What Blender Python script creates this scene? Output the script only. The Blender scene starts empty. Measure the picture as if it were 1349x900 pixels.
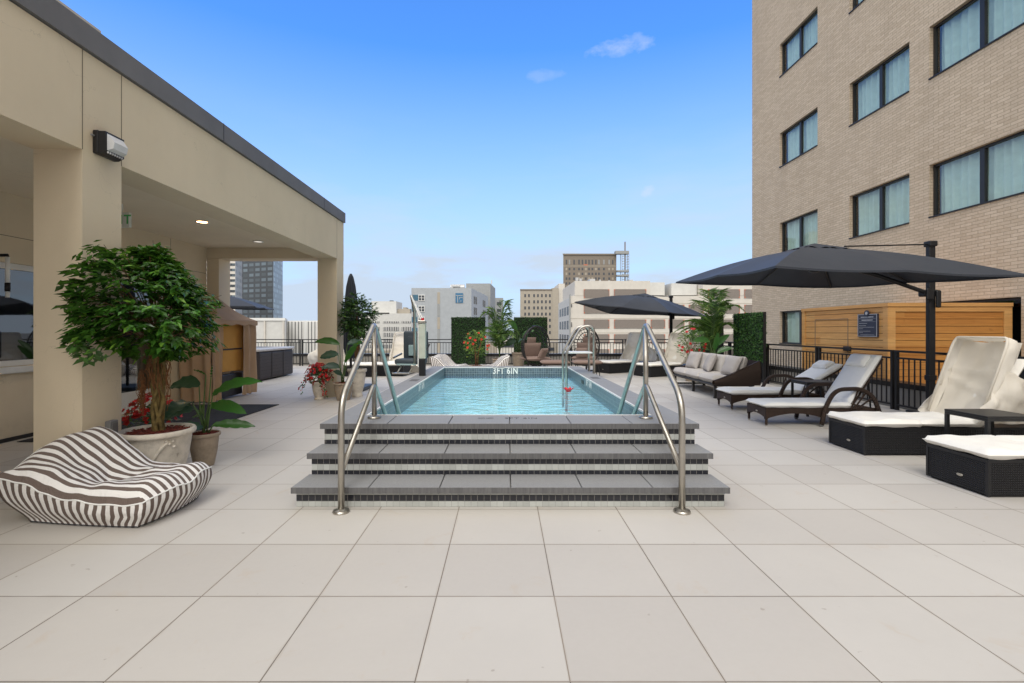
import bpy, bmesh, math, random
from mathutils import Vector, Matrix, noise
from math import radians as R, pi, sin, cos
random.seed(7)
scene = bpy.context.scene
col = scene.collection
F = 637.0; VX, VY, H = 664.0, 435.0, 1.382     # focal length (px), vanishing point, eye height
def wx(x, D): return (x-VX)*D/F
def wz(y, D): return H-(y-VY)*D/F

# ------------------------------------------------------------------ materials
MATS = {}
class NT:
    def __init__(s, name):
        s.m = bpy.data.materials.new(name); s.m.use_nodes = True
        s.t = s.m.node_tree; s.n = s.t.nodes; s.l = s.t.links
        s.b = s.n['Principled BSDF']; s.out = s.n['Material Output']
        s._tc = None
        MATS[name] = s.m
    def tc(s):
        if not s._tc: s._tc = s.n.new('ShaderNodeTexCoord')
        return s._tc
    def obj(s): return s.tc().outputs['Object']
    def node(s, t, **k):
        n = s.n.new(t)
        for a, v in k.items(): setattr(n, a, v)
        return n
    def link(s, a, b): s.l.new(a, b)
    def math(s, op, a, b=None, c=None):
        n = s.n.new('ShaderNodeMath'); n.operation = op
        for i, v in enumerate((a, b, c)):
            if v is None: continue
            if isinstance(v, (int, float)): n.inputs[i].default_value = v
            else: s.l.new(v, n.inputs[i])
        return n.outputs[0]
    def xyz(s, v=None):
        n = s.n.new('ShaderNodeSeparateXYZ'); s.l.new(v or s.obj(), n.inputs[0]); return n.outputs
    def comb(s, x, y, z=0.0):
        n = s.n.new('ShaderNodeCombineXYZ')
        for i, v in enumerate((x, y, z)):
            if isinstance(v, (int, float)): n.inputs[i].default_value = v
            else: s.l.new(v, n.inputs[i])
        return n.outputs[0]
    def noise(s, scale, detail=4, rough=.55, vec=None, dist=0):
        n = s.n.new('ShaderNodeTexNoise'); n.inputs['Scale'].default_value = scale
        n.inputs['Detail'].default_value = detail; n.inputs['Roughness'].default_value = rough
        n.inputs['Distortion'].default_value = dist
        s.l.new(vec or s.obj(), n.inputs['Vector']); return n.outputs['Fac']
    def ramp(s, fac, stops, interp='LINEAR'):
        n = s.n.new('ShaderNodeValToRGB'); n.color_ramp.interpolation = interp
        e = n.color_ramp.elements
        while len(e) > 1: e.remove(e[-1])
        for i, (p, c) in enumerate(stops):
            if i == 0: e[0].position = p; e[0].color = (*c, 1)
            else:
                k = e.new(p); k.color = (*c, 1)
        s.l.new(fac, n.inputs[0]); return n.outputs[0]
    def mix(s, fac, a, b, mode='MIX'):
        n = s.n.new('ShaderNodeMix'); n.data_type = 'RGBA'; n.blend_type = mode
        for sock, v in ((n.inputs[0], fac), (n.inputs[6], a), (n.inputs[7], b)):
            if isinstance(v, (int, float)): sock.default_value = v
            elif isinstance(v, tuple): sock.default_value = (*v, 1)
            else: s.l.new(v, sock)
        return n.outputs[2]
    def col(s, c):
        if isinstance(c, tuple): s.b.inputs['Base Color'].default_value = (*c, 1)
        else: s.l.new(c, s.b.inputs['Base Color'])
    def set(s, rough=None, metal=None, spec=None, **k):
        if rough is not None:
            if isinstance(rough, (int, float)): s.b.inputs['Roughness'].default_value = rough
            else: s.l.new(rough, s.b.inputs['Roughness'])
        if metal is not None: s.b.inputs['Metallic'].default_value = metal
        if spec is not None: s.b.inputs['Specular IOR Level'].default_value = spec
    def bump(s, h, strength=.3, dist=.01):
        n = s.n.new('ShaderNodeBump'); n.inputs['Strength'].default_value = strength
        n.inputs['Distance'].default_value = dist
        s.l.new(h, n.inputs['Height']); s.l.new(n.outputs[0], s.b.inputs['Normal']); return n

def simple(name, c, rough=.6, metal=0, var=.12, scale=6, bump=.0, bscale=60, spec=.5):
    t = NT(name)
    f = t.noise(scale, 5, .6)
    lo = tuple(max(0, v*(1-var)) for v in c); hi = tuple(min(1, v*(1+var)) for v in c)
    t.col(t.ramp(f, [(.3, lo), (.7, hi)])); t.set(rough, metal, spec)
    if bump: t.bump(t.noise(bscale, 3), bump, .004)
    return t.m

# deck pavers --------------------------------------------------------
def mat_deck():
    t = NT('deck_pavers'); x, y, z = t.xyz()
    u = t.math('DIVIDE', t.math('ADD', x, .35+61), .61); v = t.math('DIVIDE', t.math('ADD', y, -1.90+61), .61)
    fu = t.math('FRACT', u); fv = t.math('FRACT', v)
    iu = t.math('FLOOR', u); iv = t.math('FLOOR', v)
    wn = t.node('ShaderNodeTexWhiteNoise'); t.link(t.comb(iu, iv), wn.inputs[0])
    du = t.math('ABSOLUTE', t.math('SUBTRACT', fu, .5)); dv = t.math('ABSOLUTE', t.math('SUBTRACT', fv, .5))
    w2 = t.node('ShaderNodeTexWhiteNoise'); t.link(t.comb(t.math('ADD', iu, 31.5), iv), w2.inputs[0])
    edge = t.math('MAXIMUM', du, dv)
    joint = t.math('GREATER_THAN', edge, .4958)
    base = t.ramp(wn.outputs[0], [(0, (.505, .473, .435)), (.5, (.55, .52, .478)), (1, (.58, .553, .512))])
    big = t.noise(.9, 5, .6); fine = t.noise(28, 6, .65)
    base = t.mix(t.math('MULTIPLY', t.math('SUBTRACT', big, .35), .9), base, (.44, .415, .39))
    base = t.mix(t.math('MULTIPLY', t.math('SUBTRACT', fine, .3), .35), base, (.60, .57, .535))
    # dirt creeping in from the joints, small dark specks, faint rusty stains
    dirt = t.math('MULTIPLY', t.math('GREATER_THAN', t.math('ADD', edge, t.math('MULTIPLY', t.noise(7, 4), .05)), .512), .16)
    base = t.mix(dirt, base, (.33, .25, .17))
    st = t.ramp(t.noise(3.1, 6, .7, dist=.6), [(.60, (0, 0, 0)), (.74, (1, 1, 1))])
    base = t.mix(t.math('MULTIPLY', st, .30), base, (.50, .37, .24))
    sp = t.ramp(t.noise(16, 2, .5), [(.735, (0, 0, 0)), (.77, (1, 1, 1))])
    base = t.mix(t.math('MULTIPLY', sp, .45), base, (.25, .2, .16))
    jc = t.ramp(w2.outputs[0], [(0, (.12, .105, .09)), (1, (.30, .25, .20))])
    t.col(t.mix(joint, base, jc))
    t.set(.62, spec=.35)
    h = t.math('ADD', t.math('MULTIPLY', joint, -1.0), t.math('MULTIPLY', fine, .15))
    t.bump(h, .5, .006)
    return t.m
mat_deck()

def mat_stone():
    t = NT('coping_stone'); x, y, z = t.xyz()
    f = t.noise(90, 6, .7); g = t.noise(5, 4, .6)
    c = t.ramp(f, [(.25, (.20, .203, .212)), (.55, (.27, .274, .284)), (.8, (.36, .36, .37))])
    c = t.mix(t.math('MULTIPLY', g, .45), c, (.30, .30, .305))
    t.col(c); t.set(.7, spec=.35)
    t.bump(f, .35, .004); return t.m
mat_stone()
def mat_stone_edge():
    t = NT('coping_edge'); x, y, z = t.xyz()
    v = t.comb(t.math('MULTIPLY', t.math('ADD', x, y), 60), t.math('MULTIPLY', z, 4))
    f = t.noise(1, 6, .7, vec=v)
    t.col(t.ramp(f, [(.25, (.08, .08, .085)), (.6, (.15, .148, .15)), (.85, (.22, .215, .21))])); t.set(.8)
    t.bump(f, .6, .006); return t.m
mat_stone_edge()

def mat_tile(name, c, grout, pitch=.0508, rows=False, rough=.25, phase=0.0, zp=0.0, jit=.12, lw=.46):
    t = NT(name); x, y, z = t.xyz()
    s = t.math('ADD', t.math('ADD', x, y), 50+phase)
    u = t.math('DIVIDE', s, pitch); fu = t.math('ABSOLUTE', t.math('SUBTRACT', t.math('FRACT', u), .5))
    j = t.math('GREATER_THAN', fu, lw)
    iv = 0.0
    if rows:
        v = t.math('DIVIDE', t.math('ADD', z, 5+zp), pitch); fv = t.math('ABSOLUTE', t.math('SUBTRACT', t.math('FRACT', v), .5))
        j = t.math('MAXIMUM', j, t.math('GREATER_THAN', fv, lw)); iv = t.math('FLOOR', v)
    wn = t.node('ShaderNodeTexWhiteNoise'); t.link(t.comb(t.math('FLOOR', u), iv), wn.inputs[0])
    cc = t.ramp(wn.outputs[0], [(0, tuple(v*(1-jit) for v in c)), (1, tuple(min(1, v*(1+jit)) for v in c))])
    t.col(t.mix(j, cc, grout)); t.set(t.math('ADD', t.math('MULTIPLY', j, .5), rough))
    t.bump(t.math('MULTIPLY', j, -1), .4, .002); return t.m
mat_tile('tile_black', (.018, .019, .026), (.36, .34, .31), jit=.22, lw=.478)
mat_tile('tile_white', (.47, .485, .46), (.26, .26, .245), lw=.475)
mat_tile('tile_waterline', (.085, .125, .16), (.36, .41, .43), pitch=.052, rows=True, zp=.006, jit=.25, rough=.3)
simple('tile_grout', (.50, .48, .43), .8, var=.1)

def mat_brick():
    t = NT('wall_brick'); x, y, z = t.xyz()
    uv = t.comb(t.math('ADD', x, y), z)
    b = t.node('ShaderNodeTexBrick'); t.link(uv, b.inputs['Vector'])
    b.offset = .5; b.inputs['Scale'].default_value = 1
    b.inputs['Brick Width'].default_value = .26; b.inputs['Row Height'].default_value = .0677
    b.inputs['Mortar Size'].default_value = .0075; b.inputs['Mortar Smooth'].default_value = .2
    b.inputs['Color1'].default_value = (.56, .445, .31, 1); b.inputs['Color2'].default_value = (.74, .61, .455, 1)
    b.inputs['Mortar'].default_value = (.37, .29, .20, 1); b.inputs['Bias'].default_value = .05
    big = t.noise(.35, 5, .6); fine = t.noise(14, 5, .7)
    c = t.mix(t.math('MULTIPLY', t.math('SUBTRACT', big, .3), .5), b.outputs['Color'], (.54, .45, .36))
    c = t.mix(.35, c, t.ramp(fine, [(.3, (.36, .28, .21)), (.7, (.63, .54, .44))]))
    st = t.noise(1, 5, .6, vec=t.comb(t.math('MULTIPLY', t.math('ADD', x, y), 1.3), t.math('MULTIPLY', z, .12)))
    c = t.mix(t.ramp(st, [(.5, (0, 0, 0)), (.8, (.35, .35, .35))]), c, (.36, .29, .22))
    t.col(c); t.set(.85, spec=.2)
    t.bump(t.math('ADD', t.math('MULTIPLY', b.outputs['Fac'], -1), t.math('MULTIPLY', fine, .4)), .5, .008); return t.m
mat_brick()

def mat_stucco(name, c, streak=.25):
    t = NT(name); x, y, z = t.xyz()
    f = t.noise(150, 4, .7); g = t.noise(.8, 5, .6)
    st = t.noise(1, 4, .5, vec=t.comb(t.math('MULTIPLY', t.math('ADD', x, y), 3.0), t.math('MULTIPLY', z, .25)))
    cc = t.ramp(g, [(.3, tuple(v*.93 for v in c)), (.7, tuple(v*1.05 for v in c))])
    cc = t.mix(t.math('MULTIPLY', t.math('SUBTRACT', st, .45), streak), cc, tuple(v*.6 for v in c))
    cc = t.mix(t.math('MULTIPLY', f, .22), cc, tuple(v*.72 for v in c))
    vor = t.node('ShaderNodeTexVoronoi', feature='DISTANCE_TO_EDGE'); vor.inputs['Scale'].default_value = .55
    wv = t.node('ShaderNodeVectorMath', operation='ADD'); nv = t.node('ShaderNodeTexNoise'); nv.inputs['Scale'].default_value = 2.5; nv.inputs['Detail'].default_value = 5
    t.link(t.obj(), nv.inputs['Vector']); t.link(t.obj(), wv.inputs[0]); t.link(nv.outputs['Color'], wv.inputs[1]); t.link(wv.outputs[0], vor.inputs['Vector'])
    crack = t.math('LESS_THAN', vor.outputs['Distance'], .0012)
    cc = t.mix(t.math('MULTIPLY', crack, .22), cc, tuple(v*.4 for v in c))
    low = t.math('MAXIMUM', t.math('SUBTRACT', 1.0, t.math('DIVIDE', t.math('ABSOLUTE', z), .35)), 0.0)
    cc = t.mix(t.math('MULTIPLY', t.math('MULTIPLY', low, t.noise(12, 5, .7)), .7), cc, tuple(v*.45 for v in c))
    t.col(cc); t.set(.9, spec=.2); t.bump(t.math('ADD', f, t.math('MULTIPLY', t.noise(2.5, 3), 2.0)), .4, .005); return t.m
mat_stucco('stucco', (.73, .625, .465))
mat_stucco('stucco_soffit', (.84, .74, .58), .05)
simple('metal_coping', (.155, .150, .150), .65, .0, var=.1, scale=2)
simple('joint_dark', (.20, .165, .12), .9)
simple('black_metal', (.018, .018, .020), .45, .3, bump=.1, bscale=120)
simple('dark_bronze', (.030, .028, .028), .4, .4)
simple('window_frame', (.022, .022, .024), .4, .2)
simple('white_paint', (.72, .72, .70), .45, var=.05)
simple('white_plastic', (.78, .79, .78), .35, var=.04)
simple('edge_beam', (.78, .77, .74), .5, var=.06, scale=20)
def mat_steel():
    t = NT('brushed_steel'); x, y, z = t.xyz()
    f = t.noise(1, 4, .6, vec=t.comb(t.math('MULTIPLY', x, 90), t.math('MULTIPLY', y, 20), t.math('MULTIPLY', z, 20)))
    t.col(t.ramp(t.noise(8, 4), [(.3, (.40, .38, .34)), (.7, (.54, .51, .46))]))
    t.set(t.math('ADD', t.math('MULTIPLY', f, .2), .27), 1.0); return t.m
mat_steel()
def mat_wood(name, c1, c2, pitch=.14):
    t = NT(name); x, y, z = t.xyz()
    iv = t.math('FLOOR', t.math('DIVIDE', z, pitch)); wn = t.node('ShaderNodeTexWhiteNoise')
    seg = t.math('FLOOR', t.math('DIVIDE', t.math('ADD', t.math('ADD', x, y), t.math('MULTIPLY', iv, 1.37)), 1.9))
    t.link(t.comb(iv, seg), wn.inputs[0])
    g = t.noise(1, 6, .65, dist=.6, vec=t.comb(t.math('MULTIPLY', t.math('ADD', x, y), 2.2), t.math('MULTIPLY', z, 45), wn.outputs[0]))
    kn = t.ramp(t.noise(3.2, 2), [(.68, (0, 0, 0)), (.75, (1, 1, 1))])
    c = t.mix(wn.outputs[0], c1, c2)
    c = t.mix(t.math('MULTIPLY', t.ramp(g, [(.35, (0, 0, 0)), (.75, (1, 1, 1))]), .55), c, tuple(v*.45 for v in c1))
    c = t.mix(t.math('MULTIPLY', kn, .3), c, tuple(v*.35 for v in c1))
    t.col(c); t.set(.55); t.bump(g, .2, .003); return t.m
mat_wood('cedar', (.50, .20, .04), (.64, .31, .08))
mat_wood('cedar_light', (.65, .325, .10), (.73, .42, .155))
def mat_wicker(name, c, sc=60):
    t = NT(name); x, y, z = t.xyz()
    w = t.math('SINE', t.math('MULTIPLY', t.math('ADD', x, y), sc*4.2)); v = t.math('SINE', t.math('MULTIPLY', z, sc*4.2))
    h = t.math('ABSOLUTE', t.math('MULTIPLY', w, v))
    t.col(t.ramp(h, [(0, tuple(k*.3 for k in c)), (.5, c)])); t.set(.5, spec=.25); t.bump(h, 1.0, .01); return t.m
mat_wicker('wicker_black', (.020, .020, .023), 40)
mat_wicker('wicker_brown', (.075, .048, .037), 42)
def mat_fabric(name, c, rough=.9, sc=400, trans=0, wr=.5, wsc=7):
    t = NT(name)
    f = t.noise(wsc, 4, .55, dist=.4); w = t.noise(sc, 2)
    t.col(t.ramp(t.noise(3, 4), [(.3, tuple(v*.93 for v in c)), (.7, tuple(min(1, v*1.04) for v in c))]))
    t.set(rough, spec=.15)
    t.bump(t.math('ADD', f, t.math('MULTIPLY', w, .06)), wr, .03)
    if trans:
        tr = t.node('ShaderNodeBsdfTranslucent'); tr.inputs[0].default_value = (*c, 1)
        mx = t.node('ShaderNodeMixShader'); mx.inputs[0].default_value = trans
        t.link(t.b.outputs[0], mx.inputs[1]); t.link(tr.outputs[0], mx.inputs[2]); t.link(mx.outputs[0], t.out.inputs[0])
    return t.m
mat_fabric('cushion_white', (.88, .88, .86), wr=.25)
mat_fabric('cushion_cream', (.88, .855, .80), wr=.3)
mat_fabric('hood_cream', (.88, .83, .74), trans=.3, wr=.45, wsc=4)
mat_fabric('cushion_grey', (.50, .47, .44), wr=.35)
mat_fabric('pillow_grey', (.42, .39, .37), wr=.35)
mat_fabric('cushion_taupe', (.27, .195, .165), wr=.4)
mat_fabric('canopy_black', (.050, .056, .070), rough=.55, wr=.18, wsc=2.5)
mat_fabric('cabana_tan', (.52, .365, .245), wr=.4, wsc=4, trans=.1)
mat_fabric('cabana_inner', (.62, .33, .09), wr=.3)
def mat_stripe():
    t = NT('stripe_canvas'); uv = t.tc().outputs['UV']; x, y, z = t.xyz(uv)
    s = t.math('FRACT', t.math('DIVIDE', t.math('ADD', x, t.math('MULTIPLY', t.noise(2.2, 2), .007)), .056))
    m = t.math('LESS_THAN', s, .485)
    t.col(t.mix(m, (.86, .84, .82), (.165, .128, .112))); t.set(.9, spec=.15)
    w = t.noise(11, 5, .6, dist=1.2)
    t.bump(t.math('ADD', w, t.math('MULTIPLY', t.noise(300, 2), .05)), .55, .03); return t.m
mat_stripe()
simple('navy_piping', (.02, .022, .03), .8)
def mat_leaf(name, dark, light, rough=.32, trans=.25, extra=None):
    t = NT(name); g = t.node('ShaderNodeNewGeometry')
    st = [(0, dark), (.55, tuple((a+b)/2*.8 for a, b in zip(dark, light))), (.9, light)]
    if extra: st.append((1, extra))
    c = t.ramp(g.outputs['Random Per Island'], st)
    if 'broad' in name:
        c = t.mix(t.math('MULTIPLY', t.noise(9, 4, .6), .6), c, dark); t.bump(t.noise(1, 2, .5, vec=t.comb(t.math('MULTIPLY', t.xyz()[0], 60), t.math('MULTIPLY', t.xyz()[1], 20), t.math('MULTIPLY', t.xyz()[2], 60))), .35, .006)
    t.col(c); t.set(rough, spec=.5)
    tr = t.node('ShaderNodeBsdfTranslucent'); t.link(t.mix(.5, c, (.25, .45, .04)), tr.inputs[0])
    mx = t.node('ShaderNodeMixShader'); mx.inputs[0].default_value = trans
    t.link(t.b.outputs[0], mx.inputs[1]); t.link(tr.outputs[0], mx.inputs[2]); t.link(mx.outputs[0], t.out.inputs[0])
    return t.m
mat_leaf('leaf_ficus', (.014, .050, .010), (.085, .25, .035), .24, .22, (.24, .46, .06))  # fresh green; pale end brightened further to suggest glints
mat_leaf('leaf_ficus_small', (.012, .038, .009), (.055, .14, .028), .35, .15, (.10, .2, .03))
mat_leaf('leaf_broad', (.015, .075, .018), (.055, .19, .025), .34, .2)
mat_leaf('leaf_broad_blue', (.012, .05, .035), (.035, .10, .065), .34, .15)
mat_leaf('leaf_palm', (.025, .07, .018), (.15, .28, .06), .5, .25, (.28, .34, .10))
mat_leaf('leaf_hedge', (.006, .030, .007), (.030, .10, .018), .45, .15, (.08, .19, .03))
mat_leaf('leaf_hedge_bright', (.012, .055, .008), (.05, .17, .02), .45, .15, (.12, .28, .03))
mat_leaf('leaf_lime', (.05, .12, .02), (.20, .32, .04), .45, .25, (.40, .50, .08))
mat_leaf('petal_red', (.38, .004, .010), (.72, .012, .018), .5, .12)
mat_leaf('petal_orange', (.55, .015, .01), (.80, .05, .02), .5, .15)
simple('hedge_back', (.010, .020, .008), .9)
simple('bark', (.14, .075, .03), .85, var=.5, scale=25, bump=.8, bscale=60)
simple('bark_moss', (.15, .105, .032), .85, var=.55, scale=18, bump=.8, bscale=50)
simple('root_fibre', (.20, .085, .03), .9, var=.4, scale=40)
simple('stem_green', (.07, .13, .03), .6, var=.3)
simple('mulch', (.13, .022, .012), .95, var=.7, scale=60, bump=1.0, bscale=90)
def mat_pot(name, c):
    t = NT(name); f = t.noise(9, 6, .7); g = t.noise(60, 4, .7)
    cc = t.ramp(f, [(.3, tuple(v*.72 for v in c)), (.55, c), (.8, tuple(min(1, v*1.12) for v in c))])
    cc = t.mix(t.ramp(t.noise(14, 2), [(.70, (0, 0, 0)), (.76, (.5, .5, .5))]), cc, (.16, .13, .10))
    t.col(cc); t.set(.75, spec=.3); t.bump(t.math('ADD', f, g), .4, .01); return t.m
mat_pot('pot_cream', (.68, .62, .53)); mat_pot('pot_stone', (.36, .29, .22))
simple('rug', (.022, .024, .030), .95, var=.4, scale=1.5, bump=.8, bscale=90)
def mat_spa():
    t = NT('spa_skirt'); x, y, z = t.xyz()
    f = t.math('FRACT', t.math('DIVIDE', z, .095)); j = t.math('GREATER_THAN', f, .93)
    t.col(t.mix(j, (.040, .032, .034), (.012, .010, .011))); t.set(.5); t.bump(t.math('MULTIPLY', j, -1), .5, .01); return t.m
mat_spa()
simple('spa_rim', (.55, .54, .54), .35)
simple('lift_plastic', (.045, .060, .075), .5); simple('lift_beige', (.50, .52, .44), .5); simple('lift_teal', (.30, .42, .43), .45)
simple('red_plastic', (.65, .012, .02), .3)
simple('grey_box', (.20, .20, .20), .5)
def schlick(t, f0, normal=None):
    g = t.node('ShaderNodeNewGeometry'); d = t.node('ShaderNodeVectorMath', operation='DOT_PRODUCT')
    t.link(g.outputs['Incoming'], d.inputs[0]); t.link(normal if normal else g.outputs['Normal'], d.inputs[1])
    c = t.math('SUBTRACT', 1.0, t.math('MINIMUM', t.math('ABSOLUTE', d.outputs['Value']), 1.0))
    return t.math('ADD', t.math('MULTIPLY', t.math('POWER', c, 5.0), 1-f0), f0)
def mat_glass(name, tint=(.6, .75, .75), opac=.12, rough=.02, refl=1.0):
    t = NT(name)
    tr = t.node('ShaderNodeBsdfTransparent'); tr.inputs[0].default_value = (*tint, 1)
    gl = t.node('ShaderNodeBsdfGlossy'); gl.inputs['Roughness'].default_value = rough; gl.inputs[0].default_value = (refl, refl, refl, 1)
    fac = t.math('ADD', schlick(t, .045), opac)
    mx = t.node('ShaderNodeMixShader'); t.link(fac, mx.inputs[0]); t.link(tr.outputs[0], mx.inputs[1]); t.link(gl.outputs[0], mx.inputs[2])
    t.link(mx.outputs[0], t.out.inputs[0]); t.n.remove(t.b); return t.m
mat_glass('pane_glass', (.86, .95, .92), .10, refl=.8)
mat_glass('pane_dark', (.30, .36, .38), .10)
simple('curtain', (.60, .70, .66), .9, var=.08)
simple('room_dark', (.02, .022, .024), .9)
def mat_water():
    t = NT('pool_water'); x, y, z = t.xyz()
    v1 = t.comb(t.math('MULTIPLY', x, .75), t.math('MULTIPLY', y, 1.0), 0.0)
    n1 = t.noise(5.5, 3, .5, vec=v1, dist=.5); n2 = t.noise(15, 3, .55, vec=v1)
    h = t.math('ADD', n1, t.math('MULTIPLY', n2, .35))
    bp = t.node('ShaderNodeBump'); bp.inputs['Strength'].default_value = .75; bp.inputs['Distance'].default_value = .045; t.link(h, bp.inputs['Height'])
    tr = t.node('ShaderNodeBsdfTransparent'); tr.inputs[0].default_value = (.86, .975, .99, 1)
    gl = t.node('ShaderNodeBsdfGlossy'); gl.inputs['Roughness'].default_value = .04; t.link(bp.outputs[0], gl.inputs['Normal'])
    fr = schlick(t, .02, bp.outputs[0])
    mx = t.node('ShaderNodeMixShader'); t.link(t.math('MULTIPLY', fr, .95), mx.inputs[0]); t.link(tr.outputs[0], mx.inputs[1]); t.link(gl.outputs[0], mx.inputs[2])
    t.link(mx.outputs[0], t.out.inputs[0]); t.n.remove(t.b); return t.m
mat_water()
def mat_poolshell():
    t = NT('pool_plaster')
    a = t.noise(2.2, 3, .5, dist=2.5); b = t.noise(6.5, 3, .5, dist=2.0)
    c = t.ramp(t.math('ADD', t.math('MULTIPLY', a, .6), t.math('MULTIPLY', b, .4)), [(.35, (.54, .83, .87)), (.65, (.78, .94, .96))])
    t.col(c); t.set(.7); return t.m
mat_poolshell()
def emis(name, c, s):
    t = NT(name); t.b.inputs['Emission Color'].default_value = (*c, 1); t.b.inputs['Emission Strength'].default_value = s
    t.col(c); return t.m
emis('lamp_warm', (1, .82, .55), 5.0); emis('unlit_glow', (.75, .72, .68), .35)  # second one: faint glow put into a switched-off diffuser
simple('lens_prism', (.62, .63, .64), .2)
simple('exit_white', (.70, .74, .70), .5); simple('exit_green', (.06, .42, .12), .5)
simple('text_white', (.80, .80, .78), .6); simple('text_engrave', (.085, .085, .09), .8)
simple('sign_blue', (.030, .035, .060), .5); simple('sign_text', (.42, .43, .46), .6)
# city
mat_stucco('city_lightgrey', (.40, .425, .45), .1); mat_stucco('city_grey', (.33, .34, .34), .2)
mat_stucco('city_white', (.62, .615, .59), .25); mat_stucco('city_offwhite', (.66, .62, .56), .15)
mat_stucco('city_tan', (.42, .375, .31), .5); mat_stucco('city_brown', (.24, .205, .17), .9)
mat_stucco('city_parapet', (.36, .34, .31), .3)
simple('city_louver', (.26, .225, .20), .8, var=.1); simple('city_terracotta', (.52, .17, .10), .8)
simple('city_window', (.055, .062, .075), .25); simple('city_blue', (.045, .13, .20), .5)
simple('city_ground', (.16, .16, .155), .9, scale=.02, var=.3)
simple('logo_blue', (.04, .15, .28), .5); simple('duct', (.48, .48, .48), .4, .4)
def mat_city_grid(name, frame, glass, pu, pv, wu, wv, rough=.3, vary=.5):
    t = NT(name); x, y, z = t.xyz()
    u = t.math('DIVIDE', t.math('ADD', t.math('ADD', x, t.math('MULTIPLY', y, .9)), 900), pu); v = t.math('DIVIDE', t.math('ADD', z, 300), pv)
    a = t.math('LESS_THAN', t.math('FRACT', u), wu); b = t.math('LESS_THAN', t.math('FRACT', v), wv)
    m = t.math('MULTIPLY', a, b)
    wn = t.node('ShaderNodeTexWhiteNoise'); t.link(t.comb(t.math('FLOOR', u), t.math('FLOOR', v)), wn.inputs[0])
    g = t.ramp(wn.outputs[0], [(0, tuple(k*(1-vary) for k in glass)), (1, tuple(min(1, k*(1+vary)) for k in glass))])
    t.col(t.mix(m, frame, g)); t.set(rough); return t.m
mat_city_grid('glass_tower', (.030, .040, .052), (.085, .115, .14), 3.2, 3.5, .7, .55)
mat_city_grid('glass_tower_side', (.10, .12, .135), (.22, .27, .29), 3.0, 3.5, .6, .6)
mat_city_grid('ribbon_window', (.62, .61, .58), (.05, .055, .065), .72, 100, .55, 1.0)
mat_city_grid('ribbed_wall', (.66, .65, .62), (.10, .10, .10), .95, 500, .28, 1.0)
mat_city_grid('striped_side', (.46, .46, .45), (.27, .29, .31), 2.5, 4.0, .5, .5)

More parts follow.
